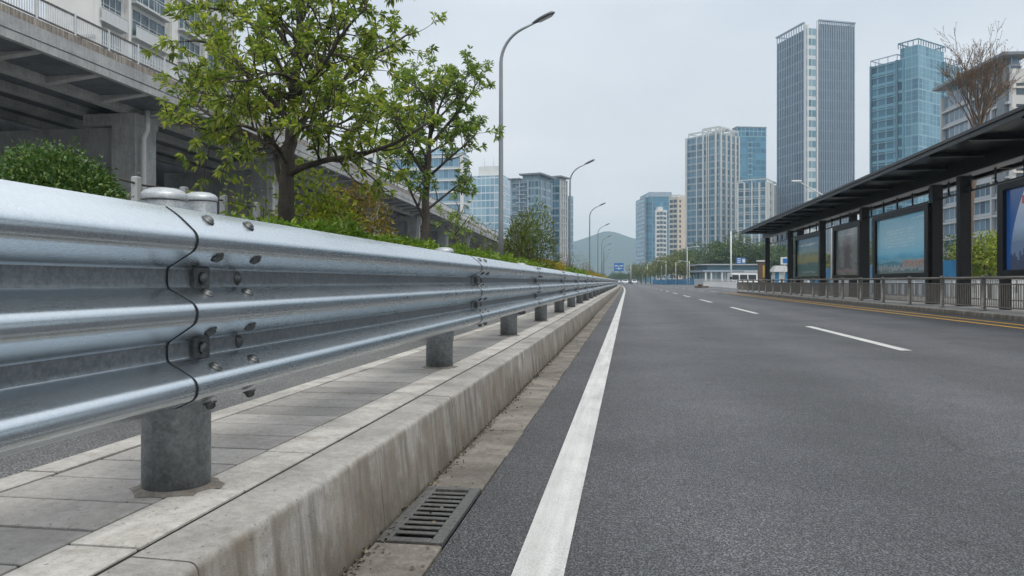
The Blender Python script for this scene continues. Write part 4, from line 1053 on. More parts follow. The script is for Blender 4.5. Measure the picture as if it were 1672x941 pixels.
GL['stair'] = m_curtain('pale_stair_glass', 1.9, 4.0, (0.05, 0.15, 0.20), (0.25, 0.36, 0.41), (0.52, 0.55, 0.57), 0.2, 1.4, 0.08, 1.6)  # pale panes with paler mullions and floor bands
GL['bluedark'] = m_curtain('deep_blue_curtain_wall', 2.6, 3.3, (0.010, 0.045, 0.085), (0.06, 0.19, 0.28), (0.13, 0.29, 0.38), 0.45, 0.8, 0.08, 1.5)
GL['frost'] = m_curtain('bright_blue_curtain_wall', 1.9, 3.3, (0.030, 0.125, 0.20), (0.14, 0.31, 0.40), (0.20, 0.34, 0.42), 0.22, 0.45, 0.08, 1.6, split=0.55)
GL['warm'] = m_curtain('warm_apartment_glass', 1.8, 3.1, (0.03, 0.065, 0.11), (0.16, 0.25, 0.34), (0.36, 0.38, 0.40), 0.2, 0.5, 0.1, 1.6)

MAT['pale_band'] = m_plain('pale_band', (0.42, 0.43, 0.44), 0.8, 0, 0.08, 0.25)
MAT['teal_clad'] = m_plain('teal_cladding', (0.10, 0.19, 0.24), 0.5, 0.2, 0.1, 0.3)
class Tower:
    def __init__(s, name, label, u0, ul, ur, D, a, vtop, core, group=None, W_=None):
        a = R(a); s.a = a
        x0 = (u0 - CX) / F * D; tr = (ur - CX) / F; tl = (ul - CX) / F
        s.Wr = (tr * D - x0) / (math.cos(a) - tr * math.sin(a))
        den = math.sin(a) + tl * math.cos(a)
        s.Wl = (x0 - tl * D) / den
        if W_: s.Wr, s.Wl = (W_[0] or s.Wr), (W_[1] or s.Wl)
        s.H = CAMZ + (HY - vtop) / F * D
        p = P(u0, HY, D)
        s.t = thing(name, label, 'tower' if s.H > 45 else 'building', (p.x, p.y, 0), a + TH, group)
        if core is not None: s.block(core, 0, s.Wr, 0, s.Wl, 0, s.H, 'wall')
    def part(s, mb, name, mat): return mb.build(name, mat, s.t)
    def block(s, mat, x0, x1, y0, y1, z0, z1, name='wall', roof=None):
        m = MB(); m.box(x0, x1, y0, y1, z0, z1)
        # facade coordinates in metres: along the wall and up
        m.uv = []
        for f in m.f:
            q = [m.v[i] for i in f]
            nx = abs((Vector(q[1]) - Vector(q[0])).cross(Vector(q[2]) - Vector(q[1])).normalized().x); 
            nz = abs((Vector(q[1]) - Vector(q[0])).cross(Vector(q[2]) - Vector(q[1])).normalized().z)
            m.uv.append([((p[1] - y0 if nx > 0.5 else p[0] - x0), p[2] - z0) if nz < 0.5 else (0.05, 0.05) for p in q])
        return s.part(m, name, mat)
    def slabs(s, fh, proj, th, mat, z0=4.0, z1=None, L=(0, 1), Rr=(0, 1), name='floor_band', maxn=95, both=True):
        z = z0; z1 = z1 or s.H - 0.5; k = 0; proto = None
        while z < z1 and k < maxn:
            if proto is None:
                m = MB()
                if Rr: m.box(Rr[0] * s.Wr - (proj if Rr[0] == 0 and L else 0), Rr[1] * s.Wr, -proj, -0.01, 0, th)
                if L: m.box(-proj, -0.01, L[0] * s.Wl + (0.0 if not (Rr and Rr[0] == 0) else 0.0), L[1] * s.Wl, 0.0, th)
                proto = s.part(m, name, mat); o = proto
            else: o = inst(proto, s.t, (0, 0, 0))
            o.location = (0, 0, z); z += fh; k += 1
    def piers(s, face, pos, w, proj, mat, z0=0.0, z1=None, name='pier'):
        z1 = z1 or s.H
        for q in pos:
            m = MB()
            if face == 'R': m.box(q * s.Wr - w / 2, q * s.Wr + w / 2, -proj, -0.012, z0, z1)
            else: m.box(-proj, -0.012, q * s.Wl - w / 2, q * s.Wl + w / 2, z0, z1)
            s.part(m, name, mat)
    def crown(s, mat, h, gap=3.0, th=0.5, x=(0, 1), y=(0, 1), name='roof_frame', zb=None):
        zb = zb if zb is not None else s.H
        m = MB(); x0, x1, y0, y1 = x[0] * s.Wr, x[1] * s.Wr, y[0] * s.Wl, y[1] * s.Wl
        for (a, b) in ((y0, y0 + th), (y1 - th, y1)): m.box(x0, x1, a, b, zb + h - th, zb + h)
        for (a, b) in ((x0, x0 + th), (x1 - th, x1)): m.box(a, b, y0 + th, y1 - th, zb + h - th, zb + h)
        n = max(1, int((x1 - x0) / gap))
        for k in range(n + 1):
            xx = x0 + (x1 - x0 - th * .6) * k / n
            for yy in (y0, y1 - th * .6): m.box(xx, xx + th * .6, yy, yy + th * .6, zb, zb + h - th - 0.002)
        n = max(1, int((y1 - y0) / gap))
        for k in range(1, n):
            yy = y0 + (y1 - y0) * k / n
            for xx in (x0, x1 - th * .6): m.box(xx, xx + th * .6, yy, yy + th * .6, zb, zb + h - th - 0.002)
        s.part(m, name, mat)

# --- right bank -----------------------------------------------------------------------------
T = Tower('tower', 'distant blue glass tower left of the cream block, nearest the hill on the right bank', 1052, 1038, 1096, 620, 3, 322, GL['blue'])
T.block(GL['blue'], 3, T.Wr, -1.5, T.Wl * 0.9, 0, CAMZ + (HY - 315) / F * 620, 'wall'); T.piers('R', (0.02, 0.28), 0.9, 1.6, MAT['dark_render'])
m = MB(); m.box(3, T.Wr, -1.8, -1.52, T.H + 0.2, CAMZ + (HY - 314) / F * 620); T.part(m, 'parapet', MAT['fin'])
T = Tower('apartment_block', 'small white balcony block standing against the blue glass tower by the hill', 1071, 1069.5, 1089, 540, 3, 343, MAT['white_render'])
k = 0
for fl in range(15):
    for cx in (0.2, 0.5, 0.8):
        if k % 3 == 0 and fl == 14: pass
        m = MB(); m.box(cx * T.Wr - 1.0, cx * T.Wr + 1.0, -0.05, 0.3, 3 + 3.2 * fl, 4.9 + 3.2 * fl); T.part(m, 'window', MAT['win_teal']); k += 1
T.slabs(3.2, 0.8, 0.25, MAT['white_render'], 2.2, None, None, (0.35, 0.65), 'balcony')
m = MB(); m.box(T.Wr * .3, T.Wr * .7, 2, T.Wl + 6, T.H, T.H + 2.6); T.part(m, 'stair_head', MAT['white_render'])
T = Tower('apartment_block', 'cream and peach residential slab with small dark windows between glass towers', 1107, 1092, 1122, 470, 38, 321, MAT['cream'])
m = MB(); m.box(0.02, T.Wr - 0.02, -0.05, 0.0, 0, T.H - 0.05); T.part(m, 'end_wall', MAT['peach'])
for fl in range(16):
    for cx in (0.3, 0.72):
        m = MB(); m.box(-0.06, 0.4, cx * T.Wl - 1.3, cx * T.Wl + 1.3, 3 + 3.1 * fl, 4.9 + 3.1 * fl); T.part(m, 'window', MAT['win_dark'])
    m = MB(); m.box(1.2, 2.7, -0.11, 0.3, 3 + 3.1 * fl, 4.7 + 3.1 * fl); T.part(m, 'window', MAT['win_dark'])
T.crown(MAT['white_render'], 1.2, 30, 0.6)

T = Tower('apartment_tower', 'tall residential tower with white vertical ribs and rooftop frames, left of the teal glass slab', 1174, 1120.5, 1206, 350, 40, 217, GL['resid'])
T.slabs(3.1, 0.18, 0.20, MAT['grey_render'], 3.0)
T.piers('L', (0.30, 0.36, 0.66), 0.45, 0.45, MAT['white_render'])
T.piers('L', (0.985,), 0.9, 0.7, MAT['white_render']); T.piers('L', (0.46, 0.08), 0.8, 0.6, MAT['white_render'], 0, T.H + 3)
T.piers('R', (0.06,), 0.8, 0.6, MAT['white_render'], 0, T.H + 3); T.piers('R', (0.32,), 1.0, 0.7, MAT['warm_render'])
T.piers('R', (0.56, 0.80), 1.1, 0.6, MAT['warm_render']); T.piers('R', (0.985,), 0.8, 0.6, MAT['warm_render'])
T.crown(MAT['white_render'], 3.2, 4.2, 0.7, (0, 0.55), (0, 0.5)); T.crown(MAT['warm_render'], 2.4, 4.2, 0.6, (0.1, 0.6), (0.56, 1)); T.crown(MAT['warm_render'], 2.6, 3.0, 0.7, (0.56, 1), (0, 0.6))

T = Tower('glass_slab', 'teal glass office slab rising behind the white ribbed residential tower', 1203, 1196, 1251, 470, 6, 208, GL['blue'])
T.piers('R', (0.45,), 3.4, 0.35, GL['bluedark'], 30, T.H - 8, 'shaft'); m = MB(); m.box(-0.3, T.Wr + .3, -0.3, T.Wl, T.H, T.H + 0.5); T.part(m, 'parapet', MAT['dark_render'])
m = MB(); m.box(0, T.Wr, -0.25, -0.02, T.H - 6, T.H - 0.01); T.part(m, 'screen', GL['bluedark'])
T = Tower('apartment_tower', 'shorter pale gridded residential tower in front of the teal glass slab', 1252, 1204, 1268, 300, 58, 297, GL['resid'])
T.slabs(3.1, 0.18, 0.22, MAT['warm_render'], 2.5); T.piers('L', (0.02, 0.25, 0.5, 0.75, 0.98), 0.5, 0.4, MAT['white_render'])
T.piers('R', (0.1, 0.9), 3.4, 0.5, MAT['warm_render']); T.piers('R', (0.5,), 2.4, 0.7, MAT['white_render']); T.crown(MAT['warm_render'], 1.4, 5, 0.4)

# tallest tower with vertical fins and a glass stair at its corner
T = Tower('fin_tower', 'tallest dark slate tower with close vertical fins and glazed corner', 1318, 1268.5, 1395, 300, 13, 46, GL['slate'])
s0 = 4.6
m = MB(); m.box(-0.5, -0.015, 0.0, 1.3, 0, T.H + 1.5); T.part(m, 'corner_post', MAT['white_metal'])
T.block(GL['stair'], -0.3, s0 - 0.7, -0.45, -0.013, 0, T.H - 0.3, 'stair_glass')
m = MB(); m.box(-0.3, 0.15, -0.75, -0.46, 0, T.H + 1.2); T.part(m, 'corner_post', MAT['white_metal']); m = MB(); m.box(s0 - 0.9, s0 - 0.4, -0.95, -0.46, 0, T.H + 3.0); T.part(m, 'corner_post', MAT['white_metal'])
for i in range(21):
    x = s0 + 0.4 + (T.Wr - s0 - 0.6) * i / 20
    m = MB(); m.box(x - 0.14, x + 0.14, -0.40, -0.013, 6, T.H + 3.1 - 0.0); T.part(m, 'fin', MAT['fin'])
for i in range(12):
    yv = 1.9 + (T.Wl - 2.4) * i / 11
    m = MB(); m.box(-0.28, -0.013, yv - 0.17, yv + 0.17, 6, T.H + 2.4); T.part(m, 'fin', MAT['fin'])
m = MB(); m.box(s0 + 0.2, T.Wr + 0.1, -0.85, 0.2, T.H + 3.12, T.H + 3.6); m.box(-0.7, 0.2, 1.6, T.Wl, T.H + 2.42, T.H + 2.9); m.box(T.Wr - 0.3, T.Wr + 0.1, 0.22, T.Wl, T.H + 3.12, T.H + 3.6); m.box(0.22, T.Wr - .32, T.Wl - 0.5, T.Wl, T.H + 2.42, T.H + 2.9)
T.part(m, 'crown_rail', MAT['fin'])
m = MB(); m.box(s0 + 0.2, T.Wr, 0.3, 0.6, T.H + 0.01, T.H + 2.2); m.box(6, T.Wr - 6, 6, T.Wl - 8, T.H + 0.01, T.H + 1.8); T.part(m, 'plant_room', MAT['dark_render'])

T = Tower('glass_tower', 'stepped deep blue glass tower with open crown, between the tallest tower and bare tree', 1500, 1421, 1572, 220, 33, 90, GL['frost'])
T.block(GL['bluedark'], -0.25, -0.013, T.Wl * 0.02 + 4.0, T.Wl, 0, T.H - 0.2, 'left_facade')
T.slabs(3.3, 0.5, 0.20, GL['frost'], 2.6, None, (0.42, 0.97), None, 'balcony')
T.piers('L', (0.42, 0.97), 0.5, 0.7, MAT['teal_clad']); T.piers('R', (0.55,), 1.3, 0.5, GL['bluedark'])
T.block(GL['frost'], 0.3, T.Wr * 0.58, 0.3, T.Wl * 0.38, T.H + 0.01, T.H + 3.2, 'upper_storey')
T.crown(MAT['teal_clad'], 1.7, 1.3, 0.3, (0, 0.6), (0, 0.42), zb=T.H + 3.2); T.crown(MAT['fin'], 1.6, 2.2, 0.25, (0.6, 1), (0, 0.5)); T.crown(MAT['fin'], 1.9, 2.2, 0.25, (0, 0.6), (0.43, 1))
T = Tower('apartment_tower', 'warm grey residential tower with white balcony bands behind the bare tree', 1648, 1540, 1668, 128, -4, 108, GL['warm'])
T.slabs(3.1, 0.55, 0.36, MAT['pale_band'], 2.6, T.H - 3, (0.0, 0.97), (0, 1)); T.piers('L', (0.985, 0.52, 0.2), 0.5, 0.6, MAT['pale_band']); T.piers('L', (0.06,), 2.0, 0.7, MAT['dark_render'])
m = MB(); m.box(-1.6, T.Wr + 1.2, -1.2, T.Wl + 1, T.H + 1.6, T.H + 2.1); T.part(m, 'eave_roof', MAT['dark_render'])
m = MB(); m.box(0.6, T.Wr, 0.6, T.Wl - 0.6, T.H + 0.01, T.H + 1.59); T.part(m, 'attic', GL['warm'])
T = Tower('apartment_tower', 'pale cream residential block with window rows at the top right edge', 1653, 1650, 1740, 112, 3, 112, MAT['warm_render'])
for fl in range(9):
    for cx in range(4):
        m = MB(); z = T.H - 3.8 - 3.1 * fl; m.box(0.6 + cx * 2.3, 2.3 + cx * 2.3, -0.05, 0.3, z, z + 1.7); T.part(m, 'window', MAT['win_dark'])
T.slabs(3.1, 0.25, 0.3, MAT['cream'], T.H - 28 + 0.3, None, None, (0, 1))

# --- left bank ------------------------------------------------------------------------------
T = Tower('apartment_tower', 'teal balcony tower with flat eaves, left of the tallest lamp gap and the hill', 880, 834.5, 902, 300, 66, 292, GL['teal'])
T.slabs(3.1, 0.4, 0.3, MAT['fin'], 2.5, None, (0.42, 0.95), None); T.slabs(3.1, 0.8, 0.35, MAT['fin'], 4.0, None, (0.45, 0.8), None, 'balcony')
T.piers('L', (0.38, 0.68, 0.99), 0.6, 0.5, MAT['fin']); T.piers('R', (0.1, 0.5, 0.9), 0.6, 0.4, MAT['fin'])
m = MB(); m.box(-1.5, T.Wr + 1.5, -1.5, T.Wl * 0.66, T.H + 1.6, T.H + 2.2); T.part(m, 'eave_roof', MAT['dark_render']); m = MB(); m.box(-1.2, T.Wr, T.Wl * 0.665, T.Wl + 1, T.H + 0.1, T.H + 0.6); T.part(m, 'eave_roof', MAT['dark_render'])
m = MB(); m.box(0.5, T.Wr - .5, 0.5, T.Wl * 0.6, T.H + 0.01, T.H + 1.59); T.part(m, 'attic', GL['teal'])
T = Tower('apartment_tower', 'narrower darker residential tower adjoining the teal balcony tower on its right', 914, 899, 925.5, 318, 60, 293, GL['resid'])
T.slabs(3.1, 0.5, 0.45, MAT['grey_render'], 3.2, None, None, (0, 1)); T.piers('R', (0.04, 0.35, 0.65, 0.96), 0.6, 0.5, MAT['warm_render'])
T.slabs(3.1, 0.35, 0.35, MAT['grey_render'], 3.2, None, (0.5, 1), None, 'balcony')
m = MB(); m.box(-1.4, T.Wr + 1.2, -1.2, T.Wl, T.H + 0.8, T.H + 1.4); T.part(m, 'eave_roof', MAT['dark_render']); m = MB(); m.box(0.3, T.Wr - .3, 0.3, T.Wl, T.H + 0.01, T.H + 0.79); T.part(m, 'attic', MAT['grey_render'])
T = Tower('glass_slab', 'slim pale glass block beside the second street lamp, left of the hill', 931, 924, 936, 420, 60, 320, GL['bluelight'])
T.piers('L', (0.1, 0.5, 0.9), 0.5, 0.4, MAT['fin'])
T = Tower('office_tower', 'pale blue office tower with white grid and rooftop plant, behind the tallest lamp pole', 822, 766, 837, 335, 76, 286, GL['white_grid'])
m = MB(); m.box(3, T.Wr * .6, T.Wl * 0.18, T.Wl * 0.78, T.H + 0.01, CAMZ + (HY - 269) / F * 335); T.part(m, 'plant_room', MAT['white_render'])
m = MB()
for f_ in (0.35, 0.62): m.tube([(4, T.Wl * f_, T.H), (4, T.Wl * f_, T.H + 9)], [0.16, 0.05], 6)
T.part(m, 'aerial', MAT['grey_metal'])
T = Tower('office_block', 'broad pale blue glass office block half hidden by the second street tree', 757, 636, 766, 235, 78, 250, GL['bluelight'])
T.slabs(3.6, 0.3, 0.5, MAT['white_render'], 3.0, None, (0, 1), (0, 1)); T.piers('L', (0.02, 0.99), 1.0, 0.45, MAT['white_render'])
T.block(GL['white_grid'], 2, T.Wr, T.Wl * 0.05, T.Wl * 0.5, T.H + 0.01, T.H + 2.0, 'upper_storey')
T = Tower('apartment_block', 'plain white rendered block seen through branches above the overpass railing', 628, 590, 640, 150, 70, 243, MAT['white_render'])
for fl in range(7):
    for c in (0.25, 0.6):
        m = MB(); m.box(-0.05, 0.3, c * T.Wl - 0.5, c * T.Wl + 0.5, T.H - 3 - 3.1 * fl, T.H - 1.6 - 3.1 * fl); T.part(m, 'window', MAT['win_teal'])

# apartment building above the overpass, top left
bX, bD = -42.0, 62.0
p0 = P(153, HY, bD)
T = Tower('apartment_building', 'pale apartment building with glazed balconies above the overpass railing at top left', 153, 88, 380, bD, 90 - math.degrees(TH) + 1.0, -330, None, None, (None, 3.6))
Wl, Wr, H = 4.2, T.Wr, T.H
T.block(MAT['white_render'], 0, Wr, 0, Wl, 0, H, 'wall')
for z in [8.4 + 6.1 * k for k in range(0, 5)]:
    m = MB(); m.box(-0.22, -0.012, -0.15, Wl, z, z + 0.22); T.part(m, 'string_course', MAT['grey_render'])
T.block(MAT['dark_render'], 1.5, 6, Wl + 0.005, Wl + 0.6, 0, H - 1, 'rear_wall')
fhs = 3.05; zl = CAMZ + (HY - 60) / F * (bD + ((216 - 153) / F * bD) / (math.cos(T.a) - (216 - CX) / F * math.sin(T.a)) * math.sin(T.a)); zoff = zl - 3.05 * int(zl / 3.05)
ux = lambda u: (((u - CX) / F) * bD - (153 - CX) / F * bD) / (math.cos(T.a) - (u - CX) / F * math.sin(T.a))
bays = [(ux(157), ux(197)), (ux(214), ux(268)), (ux(291), ux(325)), (ux(338), ux(372))]
bays = [(a, b) for a, b in bays if b < Wr - 0.2]
for (a, b) in bays:
    for fl in range(2, 13):
        z = zoff + fhs * fl
        m = MB(); m.box(a, b, -0.02, 0.5, z + 0.05, z + 2.45, 0); wv = T.part(m, 'window', MAT['win_teal'])
        m = MB(); n = 4 if b - a > 2.2 else 3
        for q in range(n + 1):
            xx = a + (b - a - 0.06) * q / n; m.box(xx, xx + 0.06, -0.09, -0.022, z + 0.05, z + 2.45)
        for zz in (z + 0.05, z + 1.45, z + 2.39): m.box(a + 0.061, b - 0.061, -0.075, -0.024, zz, zz + 0.055)
        f_ = m.build('frame', MAT['win_frame'], wv)
        m = MB(); m.box(a - 0.15, b + 0.15, -0.62, -0.012, z - 0.22, z - 0.02); m.box(a - 0.15, b + 0.15, -0.62, -0.55, z + 0.86, z + 0.92)
        for q in range(7): xx = a - 0.12 + (b - a + 0.2) * q / 6; m.box(xx, xx + 0.04, -0.60, -0.57, z - 0.02, z + 0.858)
        m.box(a - 0.15, b + 0.15, -0.59, -0.575, z + 0.0, z + 0.82) if (fl % 2) else None
        T.part(m, 'balcony', MAT['win_frame'])
for q in (0.02, ux(203), ux(274), ux(329), Wr - 0.4):
    if q < Wr - 0.3: m = MB(); m.box(q, q + 0.34, -0.42, -0.013, 0, H); T.part(m, 'pilaster', MAT['white_render'])

# ------------------------------------------------------------------ low station building, hoardings, barriers, signs
D = 150.0
T = Tower('station_building', 'low white pavilion with flat roof and glass front below the ribbed tower', 1150, 1136, 1252, D, 4, 441, None, None, (None, 8))
w = T.Wr
T.block(GL['stair'], 0.5, w - 0.3, 0.5, 8, 0, 2.7, 'glass_front')
m = MB(); m.box(-0.4, w, -0.6, 8.5, 2.72, 3.1); T.part(m, 'canopy', MAT['fin'])
m = MB(); m.box(0.6, w - 0.2, 0.2, 8, 3.102, 4.05); T.part(m, 'attic', MAT['teal_clad'])
m = MB(); m.box(-0.8, w + .3, -0.6, 8.6, 4.06, 4.3); T.part(m, 'roof', MAT['grey_metal'])
for q in (0.0, 0.09, 0.26, 0.68, 0.86): m = MB(); m.box(q * w, q * w + 0.28, -0.45, -0.2, 0, 2.718); T.part(m, 'column', MAT['white_metal'])
T.block(MAT['blue_hoard'], w * 0.5, w * 0.62, -0.1, 0.45, 0, 1.9, 'blue_panel')
sg = Vector((w * 0.60, 0.3, 4.36)); m = MB(); m.box(sg.x - 0.95, sg.x + 0.95, 0.3, 0.5, 4.37, 5.55); s_ = T.part(m, 'roof_sign', MAT['sign_blue'])
m = MB()
for r_ in (4.55, 4.9, 5.25): m.box(sg.x - 0.8, sg.x - 0.1, 0.27, 0.298, r_, r_ + 0.16)
m.box(sg.x + 0.2, sg.x + 0.75, 0.27, 0.298, 4.6, 5.3); m.build('sign_marks', MAT['white_metal'], s_)
T = Tower('station_wing', 'low glass roofed wing right of the white pavilion, beside the shelter end', 1216, 1214, 1252, 128, 5, 447, None, None, (None, 5))
T.block(GL['stair'], 0, T.Wr, 0, 4, 0, 2.3, 'glass_front'); m = MB(); m.box(-0.3, T.Wr + .3, -0.5, 4.4, 2.32, 2.62); T.part(m, 'roof', MAT['grey_metal'])

def run_fence(name, label, pts_, h, kind, post_gap, group=None):
    """fence along a polyline of ground points: posts and panels are parts"""
    t = thing(name, label, 'hoarding' if kind == 'hoard' else 'barrier', (pts_[0].x, pts_[0].y, 0), 0, group)
    for a, b in zip(pts_, pts_[1:]):
        n = max(1, round((b - a).length / post_gap)); d = (b - a) / n; ang = math.atan2(d.y, d.x); L = d.length
        Mx = lambda p: Matrix.Translation(p - Vector((pts_[0].x, pts_[0].y, 0))) @ Matrix.Rotation(ang, 4, 'Z')
        for k in range(n):
            p = a + d * k; m = MB()
            if kind == 'hoard': m.box(0.04, L - 0.04, -0.02, 0.02, 0.05, h, 0, Mx(p))
            else:
                m.box(0.03, L - 0.03, -0.02, 0.02, h - 0.06, h, 0, Mx(p)); m.box(0.03, L - 0.03, -0.02, 0.02, 0.1, 0.16, 0, Mx(p))
                q = 0.12
                while q < L - 0.08: m.box(q, q + 0.035, -0.012, 0.012, 0.16, h - 0.06, 0, Mx(p)); q += 0.15
            m.build('panel', MAT['blue_hoard'] if kind == 'hoard' else MAT['white_metal'], t)
            m = MB(); m.box(-0.04, 0.04, -0.04, 0.04, 0, h + 0.05, 0, Mx(p)); m.build('post', MAT['grey_metal'] if kind == 'hoard' else MAT['white_metal'], t)
run_fence('blue_hoarding', 'far blue hoarding along the road edge beneath the row of trees', [GP(1066, 464.6), GP(1108, 465.2), GP(1146, 466.2)], 1.45, 'hoard', 5.0)
run_fence('white_barrier', 'white barred barrier between the blue hoarding and the platform railing', [GP(1149, 468.6), GP(1178, 470.5), GP(1203, 473.2)], 0.92, 'bars', 3.0)
run_fence('blue_hoarding', 'blue hoarding seen through the shelter gaps behind the poster cases', [Vector((16.5, 40.5, 0)), Vector((16.5, 73.5, 0))], 1.95, 'hoard', 3.0)
run_fence('white_barrier', 'white barred barrier behind the shelter, seen below the poster cases', [Vector((14.4, 8, 0)), Vector((14.4, 56, 0))], 0.95, 'bars', 2.4)
# lump of sand bags at the end of the barrier
q = GP(1146, 470)
t = thing('sandbag_pile', 'dark brown heap of sandbags at the left end of the white barrier', 'sandbags', (q.x, q.y, 0))
for k, (x, y, z, s_) in enumerate(((0, 0, 0.14, 1), (-0.6, 0.1, 0.13, 0.9), (0.55, -.1, 0.13, .9), (-0.2, 0, 0.38, 0.85))):
    m = MB(); m.lathe([(0.02, -0.14), (0.3, -0.12), (0.42, 0), (0.33, 0.11), (0.02, 0.15)], (0, 0, 0), 12, 0, Matrix.Translation((x, y, z)) @ Matrix.Diagonal((s_ * 1.1, s_ * 0.8, 1, 1))); m.build('bag', MAT['brown'], t)

# brown stop totem, kiosk
p = P(1243.5, 459, 64)
t = thing('stop_totem', 'brown stop board with golden marks beside the far end of the shelter', 'sign board', (p.x, p.y, 0), TH)
m = MB(); m.box(-0.30, 0.30, -0.1, 0.1, 0.25, 2.50); b_ = m.build('board', MAT['brown'], t)
m = MB(); m.box(0.06, 0.22, -0.115, -0.102, 1.2, 2.2); m.build('golden_marks', MAT['gold'], b_)
m = MB(); m.box(-0.40, 0.40, -0.16, 0.16, 2.502, 2.62); m.build('cap', MAT['white_metal'], t); m = MB(); m.box(-0.2, 0.2, -0.06, 0.06, 0, 0.25); m.build('foot', MAT['black_steel'], t)
p = P(1273, 459, 92)
t = thing('kiosk', 'small grey roofed kiosk with blue side panels behind the shelter end posts', 'kiosk', (p.x, p.y, 0), TH)
m = MB(); m.box(-0.7, 0.7, -0.6, 0.6, 0, 2.0); m.build('wall', MAT['white_metal'], t)
for s_ in (-1, 1): m = MB(); m.box(s_ * 0.55 - 0.22, s_ * 0.55 + 0.22, -0.68, -0.61, 0, 1.95); m.build('side_panel', MAT['blue_hoard'], t)
m = MB()
a = [m.vert(v) for v in ((-1.1, -1, 2.0), (1.1, -1, 2.0), (1.1, 1, 2.0), (-1.1, 1, 2.0))]; b = [m.vert(v) for v in ((-0.6, -.4, 2.75), (0.6, -.4, 2.75), (0.6, .4, 2.75), (-0.6, .4, 2.75))]
for i in range(4): j = (i + 1) % 4; m.face((a[i], a[j], b[j], b[i]))
m.face(b); m.face(a[::-1]); m.build('roof', MAT['grey_render'], t)
p = P(1281, 440, 88)
t = thing('sign_panel', 'white framed blue sign panel above the grey kiosk roof', 'sign', (p.x, p.y, 0), TH)
m = MB(); m.tube([(0, 0, 0), (0, 0, 2.8)], 0.05, 8); m.build('pole', MAT['grey_metal'], t)
m = MB(); m.box(-0.45, 0.45, -0.05, 0.05, 2.802, 3.65); q_ = m.build('board', MAT['white_metal'], t); m = MB(); m.box(-0.22, 0.3, -0.07, -0.052, 2.95, 3.5); m.build('blue_face', MAT['sign_blue'], q_)

# tall white pole, right hand lamps and poles
p = P(1193.5, HY, 92)
t = thing('utility_pole', 'plain white pole just left of the far shelter roof tip', 'pole', (p.x, p.y, 0))
m = MB(); m.tube([(0, 0, 0), (0, 0, 3), (0, 0, 6.9)], [0.11, 0.10, 0.08], 12); m.build('shaft', MAT['white_metal'], t)
m = MB(); m.lathe([(0.15, 1.15), (0.15, 1.4)], n=12); m.build('collar', MAT['black_steel'], t)
p = P(1358, HY, 50)
t = thing('street_lamp', 'white curved street lamp rising behind the shelter roof in front of the tallest tower', 'street lamp', (p.x, p.y, 0), math.pi + TH)
H_ = 5.9
m = MB(); pts_ = [(0, 0, 0), (0, 0, 3), (0, 0, H_)] + [(0.45 * (1 - math.cos(a)), 0, H_ + 0.45 * math.sin(a)) for a in frange(0.2, 1.25, 6)] + [(2.1, 0, 7.35)]
m.tube(pts_, [0.09, 0.08, 0.06] + [0.05] * 6 + [0.035], 8); m.build('pole', MAT['white_metal'], t)
m = MB(); m.bbox(2.0, 2.6, -0.1, 0.1, 7.36, 7.46, 0.03); m.build('lamp_head', MAT['white_metal'], t)
m = MB(); m.tube([(-0.25 + 0.28 * math.cos(a), 0, 6.25 + 0.28 * math.sin(a)) for a in frange(-0.6, 3.3, 10)], 0.03, 6); m.build('bracket', MAT['white_metal'], t)
pole_at = [(1122, 150, 7.6, 'thin tall pole left edge of the ribbed tower base'), (1125.5, 165, 5.2, 'shorter thin pole beside the tall pole at the ribbed tower base'), (1103.5, 190, 5.6, 'thin pole between the far trees with short arm'),
           (1087.5, 200, 6.2, 'thin grey pole with arm amid the far tree row'), (1080, 215, 6.2, 'grey pole in the far tree row left of the armed one'), (1071.5, 230, 6.4, 'grey pole in front of the white balcony block'),
           (1057, 240, 6.3, 'white pole at the left of the far tree row'), (1064.5, 250, 5.2, 'short grey pole left part of the far tree row'), (1048.5, 270, 4.8, 'leftmost short pole near the far cars')]
for k, (u, d, h, lab) in enumerate(pole_at):
    p = P(u, HY, d); t = thing('lamp_pole', lab, 'pole', (p.x, p.y, 0), math.pi if k % 2 else 0, 'thin poles along the right far verge')
    m = MB(); m.tube([(0, 0, 0), (0, 0, h)], [0.09, 0.06], 8); m.build('shaft', MAT['white_metal'], t)
    m = MB(); m.tube([(0, 0, h - 0.2), (0.7, 0, h), (1.8, 0, h + 0.1)], [0.05, 0.04, 0.03], 6); m.bbox(1.7, 2.3, -0.12, 0.12, h + 0.05, h + 0.16, 0.03); m.build('arm', MAT['white_metal'], t)

# overhead road sign
d = 255.0; p = P(1030, HY, d)
t = thing('gantry_sign', 'blue overhead direction sign with white arrow marks on a mast arm across the far road', 'road sign', (p.x, p.y, 0), TH)
m = MB(); m.tube([(0, 0, 0), (0, 0, 6.6)], [0.2, 0.14], 10); m.build('mast', MAT['grey_metal'], t)
m = MB(); m.tube([(0, 0, 5.5), (-8.5, 0, 5.7)], [0.11, 0.07], 8); m.build('arm', MAT['grey_metal'], t)
xl = (1002.5 - 1030) / F * d; xr = (1018 - 1030) / F * d
m = MB(); m.box(xl, xr, -0.25, -0.13, 4.35, 7.0); q_ = m.build('sign_board', MAT['sign_blue'], t)
m = MB(); cx_ = (xl + xr) / 2
m.box(cx_ - 0.12, cx_ + 0.12, -0.275, -0.252, 4.7, 6.2); m.box(xl + 0.3, cx_ - 0.4, -0.275, -0.252, 5.9, 6.3); m.box(cx_ + 0.4, xr - 0.3, -0.275, -0.252, 5.9, 6.3); m.box(xl + 0.5, cx_ - 0.13, -0.275, -0.252, 5.1, 5.3); m.box(cx_ + 0.13, xr - 0.5, -0.275, -0.252, 5.1, 5.3)
m.build('arrow_marks', MAT['white_metal'], q_)

